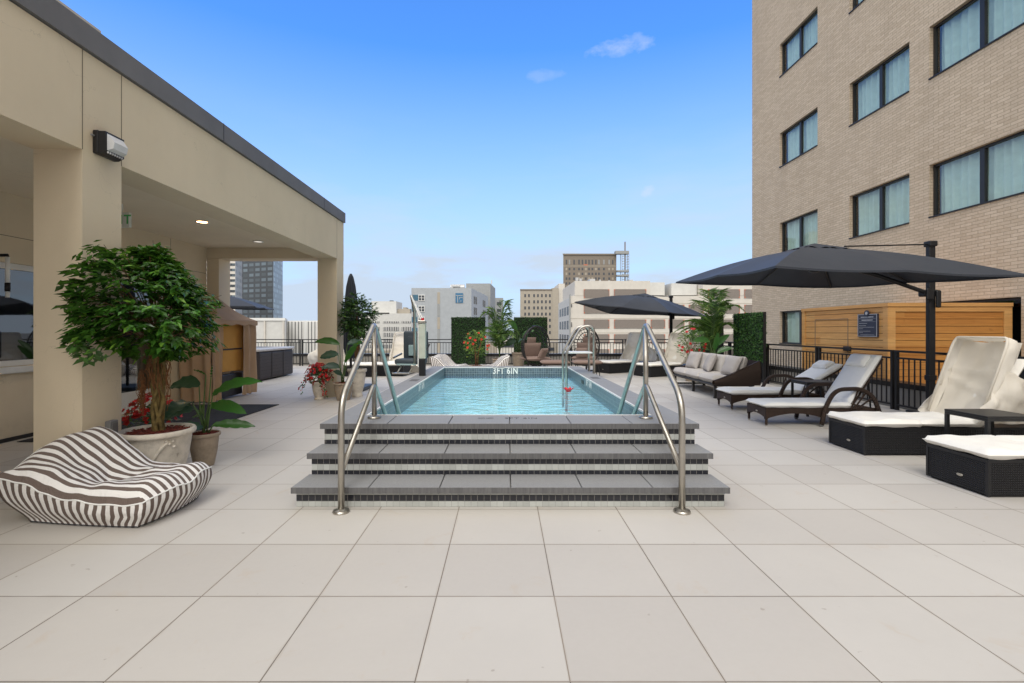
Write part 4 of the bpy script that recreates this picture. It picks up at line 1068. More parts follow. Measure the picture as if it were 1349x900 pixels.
# ------------------------------------------------------------------ bean bags
def beanbag(label, loc, rz, s=1.0, Wd=.98, L=1.0, sag=.22):
    """u: 0 back -> 1 front (local +x), v: 0..1 along local +y; stripes via UV"""
    t = bpy.data.objects.new('bean_bag', None)
    def topz(u, v):
        back = .63-sag*(1-v)**1.3-.01*v
        seat = .255+.05*v
        k = 1/(1+math.exp((u-.30)*11)); z = seat+(back-seat)*k
        z += .055*noise.noise(Vector((u*3, v*3, 2)))+.018*noise.noise(Vector((u*8+v*3, v*5, 5)))-.010*math.exp(-((u+.35*v-.62)/.05)**2)-.008*math.exp(-((u-.5*v-.30)/.03)**2)
        z -= .045*math.exp(-((u-.5)/.12)**2)*sin(pi*v)       # sat-in hollow
        z += .035*math.exp(-((u-.90)/.10)**2)*sin(pi*v)
        return z
    def topP(u, v):
        x = (u-.5)*L; y = (v-.5)*Wd
        x += -.10*(1-u)**2*(1-v)**1.5                        # back corner pulled out
        e = min(u, 1-u, v, 1-v); rr = .055*max(0, 1-e/.10)**2
        y *= 1+.05*sin(pi*u)
        x += .05*sin(pi*v)*(u-.5)*2
        return Vector((x, y, topz(u, v)-rr))
    vs = []; fs = []; uv = []; n = 44
    for jv in range(n+1):
        for iu in range(n+1):
            u, v = iu/n, jv/n; vs.append(topP(u, v)); 
            uv.append((v*Wd, u))
    top_uv = {}
    for jv in range(n):
        for iu in range(n):
            fs.append((jv*(n+1)+iu, jv*(n+1)+iu+1, (jv+1)*(n+1)+iu+1, (jv+1)*(n+1)+iu))
    # skirt around
    per = [(i/n, 0) for i in range(n)]+[(1, i/n) for i in range(n)]+[(1-i/n, 1) for i in range(n)]+[(0, 1-i/n) for i in range(n)]
    base = len(vs); K = 10; Np = len(per)
    for kk in range(K+1):
        f = kk/K
        for q, (u, v) in enumerate(per):
            p = topP(u, v); c = Vector((.02, 0, 0)); d = Vector((p.x-c.x, p.y-c.y, 0))
            inset = 1-(.14+.12*(1-u))*f**1.2+.055*sin(pi*min(1, f*1.15))
            front = max(0, (u-.8)/.2) if v in (0, 1) else (1 if u == 1 else 0)
            xx = c.x+d.x*inset*(1-.03*f); yy = c.y+d.y*inset
            z = p.z*(1-f)+.004*f
            pu = noise.noise(Vector((q*.12, f*2.2, 3)))*.014*sin(pi*f)
            vs.append(Vector((xx+pu, yy+pu, z)))
            side = v in (0, 1) and u not in (1,)
            uv.append(((u*L if v == 0 else u*L) if side else v*Wd, f))
    for kk in range(K):
        for q in range(Np):
            a = base+kk*Np+q; b = base+kk*Np+(q+1) % Np; fs.append((b, a, a+Np, b+Np))
    fs.append(tuple(base+K*Np+q for q in range(Np)))
    me = bpy.data.meshes.new('bean_bag'); me.from_pydata([tuple(Vector(p)*s) for p in vs], [], fs); me.materials.append(MATS['stripe_canvas'])
    lay = me.uv_layers.new(name='UVMap')
    nt_ = n*n
    for pi_, pl in enumerate(me.polygons):
        pl.use_smooth = True
        for li in pl.loop_indices:
            vi = me.loops[li].vertex_index; a = uv[vi]
            lay.data[li].uv = (a[0]*s, a[1]*s)
        if pi_ >= nt_ and pi_ < nt_+K*Np:
            q = (pi_-nt_) % Np; u0 = per[q]; u1 = per[(q+1) % Np]
            sidef = (u0[1] == 0 and u1[1] == 0) or (u0[1] == 1 and u1[1] == 1)
            vals = [lay.data[li].uv[1] for li in pl.loop_indices]
            for li in pl.loop_indices:
                vi = me.loops[li].vertex_index-base; qq = vi % Np; u, v = per[qq]
                lay.data[li].uv = ((u*L if sidef else v*Wd)*s, (vi//Np)/K)
    me.update()
    o = bpy.data.objects.new('bean_bag', me); col.objects.link(o); o.location = loc; o.rotation_euler = (0, 0, rz)
    bpy.data.objects.remove(t)
    tag(o, label, 'bean bag', group='brown and white striped bean bag chairs')
    sm = MB().tube([topP(u, v)*s+Vector((0, 0, -.004)) for (u, v) in per]+[topP(0, 0)*s], .006, 6).build('seam', 'cushion_white', o, smooth=True)
    sm2 = MB().tube([vs[base+K*Np+q]*s+Vector((0, 0, .008)) for q in range(Np)], .006, 6).build('base_piping', 'navy_piping', o, smooth=True)
    return o
beanbag('large brown and white striped bean bag chair in front of the beige column', (-2.955, 3.70, 0), R(-4), Wd=.70, L=1.0)
beanbag('far striped bean bag chair in front of the left leafy screen', (-1.62, 14.9, 0), R(-12), 1.05, Wd=.9, L=.78, sag=.02)
beanbag('far striped bean bag chair to the right of the red flowered shrub', (-.33, 14.9, 0), R(190), 1.05, Wd=.9, L=.78, sag=.02)

# ------------------------------------------------------------------ hanging egg chairs
def eggchair(label, loc, rz):
    t = thing('egg_chair', label, 'egg chair', loc, rz, 'woven egg chairs with taupe cushions')
    a, b, hh, zc = .52, .46, .64, .86     # opening faces local +x... shell bulges to -x
    m = MB()
    def shell(th, ph):   # th around vertical opening plane, ph 0 = rim, 1 = deepest
        y = b*cos(th)*cos(ph*pi/2); z = zc+hh*sin(th)*cos(ph*pi/2)+(.0); x = -a*sin(ph*pi/2)*1.0
        return Vector((x, y*1.06, z))
    rim = [shell(2*pi*k/48, 0) for k in range(49)]
    MB().tube(rim, .024, 8).build('rim', 'dark_bronze', t, smooth=True)
    for f in (.16, .33, .50, .68, .85):
        m.tube([shell(2*pi*k/40, f) for k in range(41)], .014, 6)
    for k in range(28):
        th = 2*pi*k/28; m.tube([shell(th, q/8) for q in range(9)], .007, 5)
    # denser weave in the lower half
    for f in (.08, .24, .41, .59, .76): m.tube([shell(pi+pi*k/24, f) for k in range(25)], .007, 5)
    m.build('woven_shell', 'dark_bronze', t)
    MB().tube([(-a-.02, 0, .10), (-a-.02, 0, 1.2), (-.25, 0, zc+hh+.02), (0, 0, zc+hh)], .022, 8).build('stand_pole', 'black_metal', t)
    m = MB(); m.tube([(-.5, -.38, .02), (-.5, .38, .02)], .02, 8); m.tube([(-.5, -.38, .021), (.12, -.38, .021)], .018, 8); m.tube([(-.5, .38, .021), (.12, .38, .021)], .018, 8); m.tube([(-.26, 0, .02), (-.26, 0, .26)], .03, 8); m.build('base', 'black_metal', t)
    MB().pillow(.72, .80, .14, TM((-.10, 0, .47)), e=4, n=12).build('seat_cushion', 'cushion_taupe', t, smooth=True)
    MB().pillow(.52, .66, .14, TM((-.32, 0, .72), ry=R(-72)), e=4, n=12).build('back_cushion', 'cushion_taupe', t, smooth=True)
    MB().pillow(.24, .34, .12, TM((-.36, .02, 1.03), ry=R(-80)), e=3, n=10).build('head_cushion', 'cushion_taupe', t, smooth=True)
    return t
e1 = eggchair('woven egg chair left of the pool ladder with its arched top', (1.05, 15.5, 0), R(-62))
e2 = dup(e1, (2.65, 15.9, 0), R(-112), 'woven egg chair seen through the pool ladder rails')
for (x, y, z, rz_, lab) in ((1.22, 15.12, .66, -35, 'taupe scatter cushion leaning inside the left egg chair'), (2.52, 15.60, .66, -100, 'taupe scatter cushion leaning inside the right egg chair')):
    o = MB().pillow(.36, .40, .14, TM((0, 0, 0), ry=R(-62)), e=3, n=12, pinch=.07).build('scatter_cushion', 'cushion_taupe', None, smooth=True)
    o.location = (x, y, z); o.rotation_euler = (0, 0, R(rz_)); tag(o, lab, 'cushion', 'scatter cushions in the egg chairs')
for (x, y, lab) in ((1.50, 14.3, 'low taupe footstool in front of the left egg chair'), (2.45, 14.3, 'low taupe footstool in front of the right egg chair')):
    t = thing('footstool', lab, 'footstool', (x, y, 0), 0, 'taupe footstools of the egg chairs')
    MB().pillow(.86, .60, .12, TM((0, 0, .44)), e=5, n=12).build('cushion', 'cushion_taupe', t, smooth=True)
    MB().bbox(-.36, .36, -.24, .24, .35, .385, .01).build('frame', 'black_metal', t)
    for q in (-1, 1):
        for p in (-1, 1): MB().tube([(q*.30, p*.2, .35), (q*.34, p*.24, 0)], .012, 6).build('leg', 'black_metal', t)

# ------------------------------------------------------------------ pool lift
t = thing('pool_lift', 'pool lift with dark grey plastic chair on a steel arm at the left coping', 'pool lift', (-1.5, 8.9, DZ))
m = MB(); m.bbox(-1.555, -1.445, 8.84, 8.95, DZ+.001, .86, .01); m.build('base_post', 'black_metal', t, True)
MB().bbox(-1.56, -1.44, 8.84, 8.96, .861, 1.50, .008).build('mast_cover', 'lift_beige', t, True)
MB().bbox(-1.585, -1.562, 8.86, 8.94, .70, 1.62, .004).build('mast_rail', 'white_paint', t, True)
MB().bbox(-1.575, -1.435, 8.83, 8.97, 1.502, 1.56, .01).build('mast_cap', 'brushed_steel', t, True)
MB().lathe([(0, 0), (.03, 0), (.03, .04), (0, .045)], (-1.50, 8.90, 1.562), 14).build('stop_button', 'red_plastic', t, True)
m = MB(); m.tube([(-1.53, 8.87, 1.58), (-1.74, 9.05, 2.03)], .016, 8); m.tube([(-1.49, 8.93, 1.56), (-1.72, 9.13, 1.96)], .016, 8); m.build('lift_arm', 'white_paint', t, True)
MB().tube([(-1.74, 9.08, 2.03), (-1.72, 9.3, 1.75), (-1.72, 9.35, .64)], .03, 12).build('seat_pole', 'brushed_steel', t, True, smooth=True)
M = TM((-1.84, 9.62, .80), rz=R(-100))
m = MB(); m.bbox(-.24, .26, -.26, .26, -.09, .02, .04, 3, M); st = m.build('seat', 'lift_plastic', t, True, smooth=True, angle=40)
m = MB(); m.bbox(-.31, -.23, -.27, .25, .0, .56, .035, 3, M); m.bbox(-.235, -.20, -.17, .19, .10, .46, .02, 2, M); m.build('backrest', 'lift_plastic', t, True, smooth=True, angle=40)
MB().bbox(-.21, -.19, -.14, .02, .06, .28, .01, 2, M).build('back_pad', 'lift_teal', t, True)
m = MB(); m.tube([M @ Vector((-.2, -.29, .10)), M @ Vector((.22, -.29, .04))], .02, 8); MB
m.build('armrest', 'brushed_steel', t, True)
m = MB(); m.tube([M @ Vector((-.26, .29, .30)), M @ Vector((.15, .29, .02))], .014, 8); m.build('armrest', 'dark_bronze', t, True)
m = MB(); m.bbox(.22, .30, -.20, .20, -.10, -.07, .01, 2, M); m.build('seat_edge', 'lift_teal', t, True)
m = MB(); P_ = lambda x, y, z: M @ Vector((x, y, z))
m.tube([P_(.20, -.12, -.10), P_(.42, -.12, -.22)], .014, 8); m.tube([P_(.20, .12, -.10), P_(.42, .12, -.22)], .014, 8); m.bbox(.36, .58, -.17, .17, -.245, -.225, .006, 2, M)
m.build('footrest', 'brushed_steel', t, True)
MB().bbox(-1.80, -1.62, 9.30, 9.42, DZ+.02, .72, .02).build('seat_bracket', 'brushed_steel', t, True)

# ------------------------------------------------------------------ hot tub
t = thing('hot_tub', 'square hot tub with dark slatted skirt and pale grey rim', 'hot tub', (-7.58, 13.95, 0))
m = MB(); m.bbox(-1.05, 1.05, -1.05, 1.05, .03, .80, .06, 3); sk = m.build('skirt', 'spa_skirt', t)
m = MB()
for v in (-.35, .35): m.box(1.052, 1.058, v-.008, v+.008, .05, .79); m.box(v-.008, v+.008, -1.058, -1.052, .05, .79)
m.build('panel_joint', 'black_metal', sk)
m = MB(); m.bbox(-1.08, 1.08, -1.08, -.85, .80, .875, .03, 3); m.bbox(-1.08, 1.08, .85, 1.08, .80, .875, .03, 3); m.bbox(-1.08, -.85, -.849, .849, .801, .874, .03, 3); m.bbox(.85, 1.08, -.849, .849, .801, .874, .03, 3)
m.build('rim', 'spa_rim', t)
MB().bbox(-.84, .84, -.84, .84, .82, .855, .02).build('cover', 'spa_rim', t)
# ------------------------------------------------------------------ small tan cabana
t = thing('canvas_cabana', 'small tan canvas cabana with draped curtains and amber lining', 'cabana', (-5.85, 9.75, 0))
CX0, CX1, CY0, CY1, CZ = -6.09, -5.50, 9.10, 10.55, 1.56
def curtain(P0, P1, z0, z1, fold=.035, k=26, nm='curtain'):
    P0 = Vector(P0); P1 = Vector(P1); d = (P1-P0); L = d.length; d.normalize(); nrm = Vector((d.y, -d.x, 0))
    m = MB(); m.grid(lambda u, v: tuple(P0+d*(L*u)+nrm*(fold*sin(u*L*k+1.5*sin(v*2))*(1-.5*v)+.03*noise.noise(Vector((u*4, v*3, P0.x))))+Vector((0, 0, z0+(z1-z0)*v))), 60, 12)
    m.build(nm, 'cabana_tan', t, True, smooth=True)
curtain((CX0, CY0, 0), (CX1, CY0, 0), .03, CZ); curtain((CX1, CY0, 0), (CX1+.02, CY0+.32, 0), .03, CZ, .04, 34)
curtain((CX1+.03, CY1-.45, 0), (CX1+.06, CY1, 0), .03, CZ, .05, 30)
MB().box(CX0+.01, CX1-.05, CY1-.06, CY1-.04, .5, CZ).build('inner_panel', 'cabana_inner', t, True)
MB().box(CX1-.10, CX1-.06, CY0+.36, CY1-.3, .55, CZ-.03).build('inner_panel', 'cabana_inner', t, True)
m = MB(); m.bbox(CX1-.14, CX1-.04, CY0+.36, CY1-.3, .04, .50, .02); MB().box(CX1-.058, CX1-.052, CY0+.36, CY1-.3, .98, 1.01).build('cross_bar', 'black_metal', t, True); m.build('cabinet', 'black_metal', t, True)
m = MB()
for (x, y) in ((CX0+.02, CY0+.03), (CX1-.03, CY0+.03), (CX1-.03, CY1-.03), (CX0+.02, CY1-.03)): m.box(x-.015, x+.015, y-.015, y+.015, 0, CZ)
m.build('frame', 'dark_bronze', t, True)
m = MB(); ap = Vector(((CX0+CX1)/2, (CY0+CY1)/2, 2.02)); e = .07
q = [Vector((CX0+.0, CY0-e, CZ+.02)), Vector((CX1+e+.02, CY0-e, CZ+.02)), Vector((CX1+e+.02, CY1+e, CZ+.02)), Vector((CX0, CY1+e, CZ+.02))]
for i in range(4):
    a, b = q[i], q[(i+1) % 4]
    m.grid(lambda u, v: tuple(a.lerp(b, u).lerp(ap, v)+Vector((0, 0, -.06*sin(pi*v)+.01*noise.noise(Vector((u*5, v*4, i)))))), 14, 10)
    m.grid(lambda u, v: tuple(a.lerp(b, u)+Vector((0, 0, -v*(.09+.015*sin(u*22))))), 40, 2)
m.build('roof', 'cabana_tan', t, True, smooth=True)
# rug
o = MB().bbox(-6.0, -4.155, 5.95, 8.94, .003, .012, .003, 1).build('outdoor_rug', 'rug'); tag(o, 'dark charcoal outdoor rug lying under the pavilion edge', 'rug')
# red floating lotus
t = thing('floating_lotus', 'red plastic lotus flower floating in the pool near the ladder', 'float', (1.06, 7.96, WATER))
MB().lathe([(0, -.02), (.03, -.018), (.045, .0), (.03, .012), (0, .015)], n=18).build('centre', 'red_plastic', t, smooth=True)
m = MB()
for k in range(7):
    a = 2*pi*k/7+.2
    def pf(u, v):
        w_ = .034*sin(pi*min(1, .15+u*.9))**.8; r_ = .03+.062*u; z = -.005+.045*u*u+.006; s_ = (v-.5)*2*w_
        return (r_*cos(a)-s_*sin(a), r_*sin(a)+s_*cos(a), z+.012*abs(v-.5)*2)
    m.grid(pf, 6, 4)
m.build('petals', 'red_plastic', t, smooth=True)

# ------------------------------------------------------------------ hedge screens
def hedge(label, c, axis, half, z0, z1, mat='leaf_hedge', n=1400, lattice_low=False, leaf=.05, xs=None):
    t = thing('hedge_screen', label, 'hedge screen', (c[0], c[1], 0), 0, 'artificial hedge screens along the railing')
    ax = Vector((0, 1, 0)) if axis == 'y' else Vector((1, 0, 0)); nr = Vector((-1, 0, 0)) if axis == 'y' else Vector((0, -1, 0))
    def bxx(m, a0, a1, d0, d1, e, f):
        if axis == 'y': m.box(d0, d1, a0, a1, e, f)
        else: m.box(a0, a1, d0, d1, e, f)
    m = MB(); bxx(m, -half, half, -.012, .012, z0, z1); m.build('backing', 'hedge_back', t)
    m = MB()
    for k in range(n):
        a = rnd(-half-.01, half+.01); z = rnd(z0-.01, z1+.01)
        lump = .03*noise.noise(Vector((a*6, z*6, c[0])))
        for sgn in (1, -1) if k % 3 == 0 else (1,):
            p = ax*a+nr*sgn*(.03+lump+rnd(-.015, .02))+Vector((0, 0, z))
            d = nr*sgn*rnd(.1, .8)+ax*rnd(-1, 1)+Vector((0, 0, rnd(-1, .6)))
            m.leaf(p, d, nr*sgn+Vector((0, 0, .4)), leaf*rnd(.8, 1.4), leaf*.55*rnd(.8, 1.2))
    m.build('foliage', mat, t)
    m = MB()
    for s_ in (-1, 1): bxx(m, s_*(half+.008)-.008, s_*(half+.008)+.008, -.035, .035, 0.02, z1)
    zz = .05
    while lattice_low and zz < z0:
        aa = -half
        while aa < half:
            bxx(m, aa, aa+.03, -.01, .01, zz, zz+.03); aa += .06
        zz += .055
    if lattice_low:
        bxx(m, -half, half, .003, .009, .03, z0)
    m.build('lattice_frame', 'black_metal', t)
    return t
hedge('dark green leafy screen behind the left far bean bag', (wx(617, 18.35), 18.35), 'x', .63, .12, 1.87, n=2600, leaf=.045)
hedge('dark green leafy screen behind the left egg chair', (wx(699, 18.35), 18.35), 'x', .62, .12, 1.87, n=2400, leaf=.045)
hedge('bright green leafy screen with black lattice foot beside the sofa', (6.68, 13.2), 'y', .80, .56, 1.85, 'leaf_hedge_bright', 3600, True, .042)
hedge('leafy screen mostly hidden behind the right palm', (6.68, 15.55), 'y', .75, .56, 1.84, 'leaf_hedge_bright', 1200, True, .045)

# ================================================================== PLANTS
def pot(label, loc, rR, Hh, style, mat, rz=0, cat='plant pot', nm='flower_pot'):
    t = thing(nm, label, cat, (loc[0], loc[1], 0), rz)
    if style == 'bowl':
        pf = [(0, .0), (.60*rR, .0), (.64*rR, .02), (.80*rR, .45*Hh), (.88*rR, .80*Hh), (.89*rR, .88*Hh), (.985*rR, .905*Hh), (1.0*rR, .93*Hh), (1.0*rR, .97*Hh), (.97*rR, Hh), (.90*rR, Hh), (.87*rR, .95*Hh), (.86*rR, .90*Hh)]
    else:
        pf = [(0, .0), (.56*rR, 0), (.60*rR, .05*Hh), (.50*rR, .12*Hh), (.58*rR, .2*Hh), (.76*rR, .45*Hh), (.86*rR, .78*Hh), (.84*rR, .86*Hh), (.97*rR, .90*Hh), (1.0*rR, .95*Hh), (.97*rR, Hh), (.86*rR, Hh), (.83*rR, .92*Hh)]
    MB().lathe(pf, n=48).build('pot_body', mat, t, smooth=True, angle=50)
    if nm == 'large_planter':
        m = MB()
        pts = []
        for k in range(15):
            u = k/14; a = R(-100+62*u); zz = Hh*(.30+.50*u**1.6+.04*sin(u*9)); rr = rR*(.64+.24*zz/Hh/.8)*1.0+.004
            pts.append((rr*cos(a), rr*sin(a), zz))
        m.tube(pts, .014, 8)
        for k, (da, dz) in enumerate(((0, 0), (6, .02), (-5, .03), (2, .06), (8, -.03))):
            a = R(-36+da); zz = Hh*.78+dz; rr = rR*.89; m.lathe([(0, -.016), (.015, -.008), (.018, 0), (.015, .008), (0, .016)], (rr*cos(a), rr*sin(a), zz), 8)
        m.build('swag_relief', mat, t, smooth=True)
    m = MB()
    def sf_(u, v):
        r_ = rR*.87*v; a = 2*pi*u; return (r_*cos(a), r_*sin(a), Hh*.93+.022*(1-v)+.014*noise.noise(Vector((r_*cos(a)*16, r_*sin(a)*16, loc[0]))))
    m.grid(sf_, 40, 10)
    for k in range(160):
        a = rnd(0, 2*pi); r_ = rR*.82*math.sqrt(rnd(0, 1)); M = TM((r_*cos(a), r_*sin(a), Hh*.955+.01*(1-r_/rR)), rnd(-.5, .5), rnd(-.5, .5), rnd(0, 6)); m.box(-.014, .014, -.005, .005, -.002, .004, M)
    m.build('mulch', 'mulch', t)
    return t
def leafy_crown(mb, centre, shellfn, ntwig, nleaf, lsize, droop=.6, tw=.14):
    """twigs ending on a shell; each twig carries alternate leaves"""
    C = Vector(centre); tips = []
    for k in range(ntwig):
        p, out = shellfn(); tips.append(p)
        d = (out+Vector((rnd(-.5, .5), rnd(-.5, .5), rnd(-.6, .2)))).normalized()
        for q in range(nleaf):
            f = q/nleaf; b = p-d*tw*(1-f)+Vector((rnd(-.015, .015), rnd(-.015, .015), rnd(-.015, .015)))-Vector((0, 0, .05*f*f))
            side = d.cross(Vector((0, 0, 1))); side = side.normalized() if side.length > .01 else Vector((1, 0, 0))
            ld = d*rnd(.3, 1)+side*(1 if q % 2 else -1)*rnd(.3, 1)+Vector((0, 0, -droop*rnd(.3, 1.3)))
            mb.leaf(b, ld, out+Vector((rnd(-.4, .4), rnd(-.4, .4), .8)), lsize*rnd(.7, 1.25), lsize*.52*rnd(.85, 1.2), .15, lsize*.12)
    return tips

# --- big ficus
FX, FY = -3.19, 4.45
t = pot('large cream planter pot with swag relief holding the ficus', (FX, FY), .305, .475, 'bowl', 'pot_cream', nm='large_planter')
t['label'] = 'large cream planter with swag relief between the column and a smaller pot'
tr = thing('ficus_tree', 'potted ficus tree with braided trunk and wide glossy crown beside the column', 'tree', (FX, FY, .43))
m = MB()
for k in range(7):
    ph0 = 2*pi*k/7; r0 = .044
    pts = []
    for q in range(26):
        f = q/25; a = ph0+f*5.0*(1 if k % 2 else -1); rr = r0*(1-.1*f)+.008*sin(f*14+k)
        pts.append((rr*cos(a)+.012*sin(f*3), rr*sin(a), .86*f))
    m.tube(pts, .017, 8, r2=.013)
m.tube([(0, 0, 0), (0, 0, .8)], .034, 10)
m.build('trunk', 'bark_moss', tr, smooth=True)
m = MB()
for k in range(90):
    a = rnd(0, 2*pi); r_ = rnd(.04, .10); z = rnd(.55, .86); l = rnd(.12, .36)
    m.tube([(r_*.6*cos(a), r_*.6*sin(a), z), (r_*cos(a)*1.1, r_*sin(a)*1.1, z-l*.5), (r_*.85*cos(a+.3), r_*.85*sin(a+.3), z-l)], .0028, 4, caps=False)
for k in range(34):
    z = rnd(.42, .62); m.tube([(-.12+rnd(-.03, .01), rnd(-.03, .03), z), (-.15+rnd(-.03, .03), rnd(-.03, .03), z-.1), (-.14+rnd(-.03, .03), rnd(-.04, .04), z-rnd(.18, .32))], .0028, 4, caps=False)
m.build('aerial_roots', 'root_fibre', tr)
def ficus_shell():
    while True:
        a = rnd(0, 2*pi); hrel = random.random()**.8       # 0 bottom .. 1 top
        z = .76+1.0*hrel
        prof = [(0, .50), (.12, .86), (.28, 1.0), (.5, .97), (.7, .74), (.88, .42), (1, .16)]
        for (h0, r0), (h1, r1) in zip(prof[:-1], prof[1:]):
            if h0 <= hrel <= h1: r_ = r0+(r1-r0)*(hrel-h0)/(h1-h0); break
        lump = 1+.09*noise.noise(Vector((cos(a)*2, sin(a)*2, hrel*4)))
        r_ *= .655*lump*(rnd(.72, 1) if random.random() < .75 else rnd(.35, .8))
        if noise.noise(Vector((cos(a)*2.5+4, sin(a)*2.5, hrel*6))) < -.22: continue
        p = Vector((r_*cos(a)-.07, r_*sin(a)*.92-.04, z+rnd(-.04, .04)-.10*(r_/.7)**2))
        if FX+p.x < -3.36 and FY+p.y > 3.85:      # the crown spreads in front of the column, not through it
            if FY+p.y > 4.62 or random.random() < .55: continue
            p.y = 3.86-FY-rnd(0, .12); p.x = max(p.x+.18, -3.46-FX)+rnd(0, .12)
        out = Vector((cos(a)*r_, sin(a)*r_, .25+.5*(hrel-.3))).normalized(); return p, out
m = MB(); tips = leafy_crown(m, (0, 0, 1.1), ficus_shell, 600, 10, .080, .75, .17); m.build('crown', 'leaf_ficus', tr)
m = MB()
for k in range(80):
    p = tips[random.randrange(len(tips))]; b = Vector((0, 0, .78+rnd(0, .15))); mid = b.lerp(p, .5)+Vector((0, 0, .10))
    m.tube([b, mid, p], .006, 5, caps=False, r2=.002)
m.build('branches', 'bark', tr)

# --- small ficus in urn by the far column
t = pot('tall cream urn holding the small ficus by the far column', (-3.07, 10.1), .20, .575, 'urn', 'pot_cream', nm='plant_urn')
tr = thing('small_ficus', 'small ficus tree in an urn in front of the far pavilion column', 'tree', (-3.07, 10.1, .54))
m = MB(); m.tube([(0, 0, 0), (.01, .01, .4), (-.01, 0, .8), (0, 0, 1.2)], .035, 8, r2=.015)
m.tube([(0, 0, .05), (.05, 0, .4), (.02, .03, .9)], .022, 8, r2=.01); m.tube([(0, 0, .05), (-.04, 0, .4), (-.03, -.03, .9)], .022, 8, r2=.01); m.build('trunk', 'bark', tr, smooth=True)
def fs2():
    a = rnd(0, 2*pi); b_ = math.asin(rnd(-.95, 1)); k = rnd(.55, 1)*(1+.22*noise.noise(Vector((cos(a)*2.5, sin(a)*2.5, b_*2))))
    out = Vector((cos(a)*cos(b_), sin(a)*cos(b_), sin(b_))); p = Vector((out.x*.46*k, out.y*.46*k, 1.12+out.z*.56*k)); return p, (out+Vector((0, 0, .3))).normalized()
m = MB(); tips = leafy_crown(m, (0, 0, 1.1), fs2, 330, 9, .075, .3, .15); m.build('crown', 'leaf_ficus_small', tr)

# --- broad leaf plants (bird of paradise)
def broad_leaf(mb, base, stem_top, tipdir, L, W, droop=.5, fold=.25, nseg=12, roll=0.0):
    B = Vector(stem_top); d = Vector(tipdir).normalized(); side = d.cross(Vector((0, -.85, .6))).normalized()
    pts = []; p = B.copy(); dd = d.copy()
    for k in range(nseg+1):
        pts.append(p.copy()); dd = (dd+Vector((0, 0, -droop/nseg))).normalized(); p = p+dd*L/nseg
    vs = []; fs = []
    for k, c in enumerate(pts):
        f = k/nseg; w_ = W/2*(sin(pi*min(1, f*.93+.05))**.75)*(1 if f < .97 else .35)
        t_ = (pts[min(k+1, nseg)]-pts[max(0, k-1)]).normalized(); up = side.cross(t_); sd = (side*cos(roll)+up*sin(roll)).normalized(); uu = sd.cross(t_)
        rip = .012*sin(f*26)
        vs += [c-sd*w_+uu*(fold*w_+rip), c-sd*w_*.5+uu*(fold*w_*.3), c, c+sd*w_*.5+uu*(fold*w_*.3), c+sd*w_+uu*(fold*w_-rip)]
    for k in range(nseg):
        for q in range(4): a = k*5+q; fs.append((a, a+1, a+6, a+5))
    mb.add(vs, fs)
def bird_plant(label, loc, stems, z0, mat='leaf_broad', nm='bird_of_paradise', mat2=None):
    t = thing(nm, label, 'plant', (loc[0], loc[1], z0))
    for i, (sx, sy, sz, dx, dy, dz, L, W, dr, mt) in enumerate(stems):
        m = MB(); broad_leaf(m, (0, 0, 0), (sx, sy, sz), (dx, dy, dz), L, W, dr, roll=rnd(-.3, .3)); m.build('leaf', mt or mat, t, smooth=True)
        MB().tube([(rnd(-.03, .03), rnd(-.03, .03), 0), (sx*.5+rnd(-.02, .02), sy*.5, sz*.55), (sx, sy, sz)], .009, 6, r2=.006).build('stem', 'stem_green', t, smooth=True)
    return t
t = pot('small weathered stone pot beside the large cream planter', (-3.07, 4.95), .150, .335, 'bowl', 'pot_stone', nm='stone_pot')
bb = 'leaf_broad_blue'
bird_plant('broad leaved bird of paradise plant in the small stone pot by the ficus', (-3.07, 4.95), [
    (.10, -.02, .42, .75, -.1, .55, .58, .125, .75, None), (.06, .0, .30, 1, -.2, .25, .44, .13, .7, None), (.12, -.05, .12, 1, .2, .12, .40, .10, .35, None),
    (-.06, -.10, .36, -.10, -.9, .15, .34, .20, .9, bb), (-.10, .08, .50, -.8, .2, .35, .40, .17, .9, bb), (-.08, .0, .28, -.7, -.5, .0, .34, .14, .5, bb),
    (-.03, .02, .22, -.5, .6, .1, .36, .16, .5, None), (.02, -.05, .10, -.3, -.7, .25, .30, .12, .5, bb),
    (.0, .03, .62, -.5, .1, .35, .16, .02, .6, None), (.07, .0, .60, .05, .1, 1, .12, .02, .1, None)], .30)
t = pot('weathered stone urn holding a young broad leaved plant by the far column', (-3.18, 9.57), .20, .345, 'bowl', 'pot_stone', nm='stone_pot')
bird_plant('young broad leaved plant in front of the small ficus by the far column', (-3.18, 9.57), [
    (-.08, 0, .78, -.8, 0, .45, .50, .15, .8, None), (.08, 0, .60, .7, 0, .8, .42, .10, .4, None), (.03, 0, .42, .55, -.2, .9, .46, .11, .4, None),
    (-.10, 0, .58, -1, -.1, .1, .36, .18, .5, bb), (.05, .1, .78, .6, .3, .3, .34, .16, .7, bb), (-.07, 0, .32, -.8, -.3, .45, .36, .15, .9, bb), (.0, -.1, .18, -.2, -.6, .5, .28, .10, .6, bb)], .32)

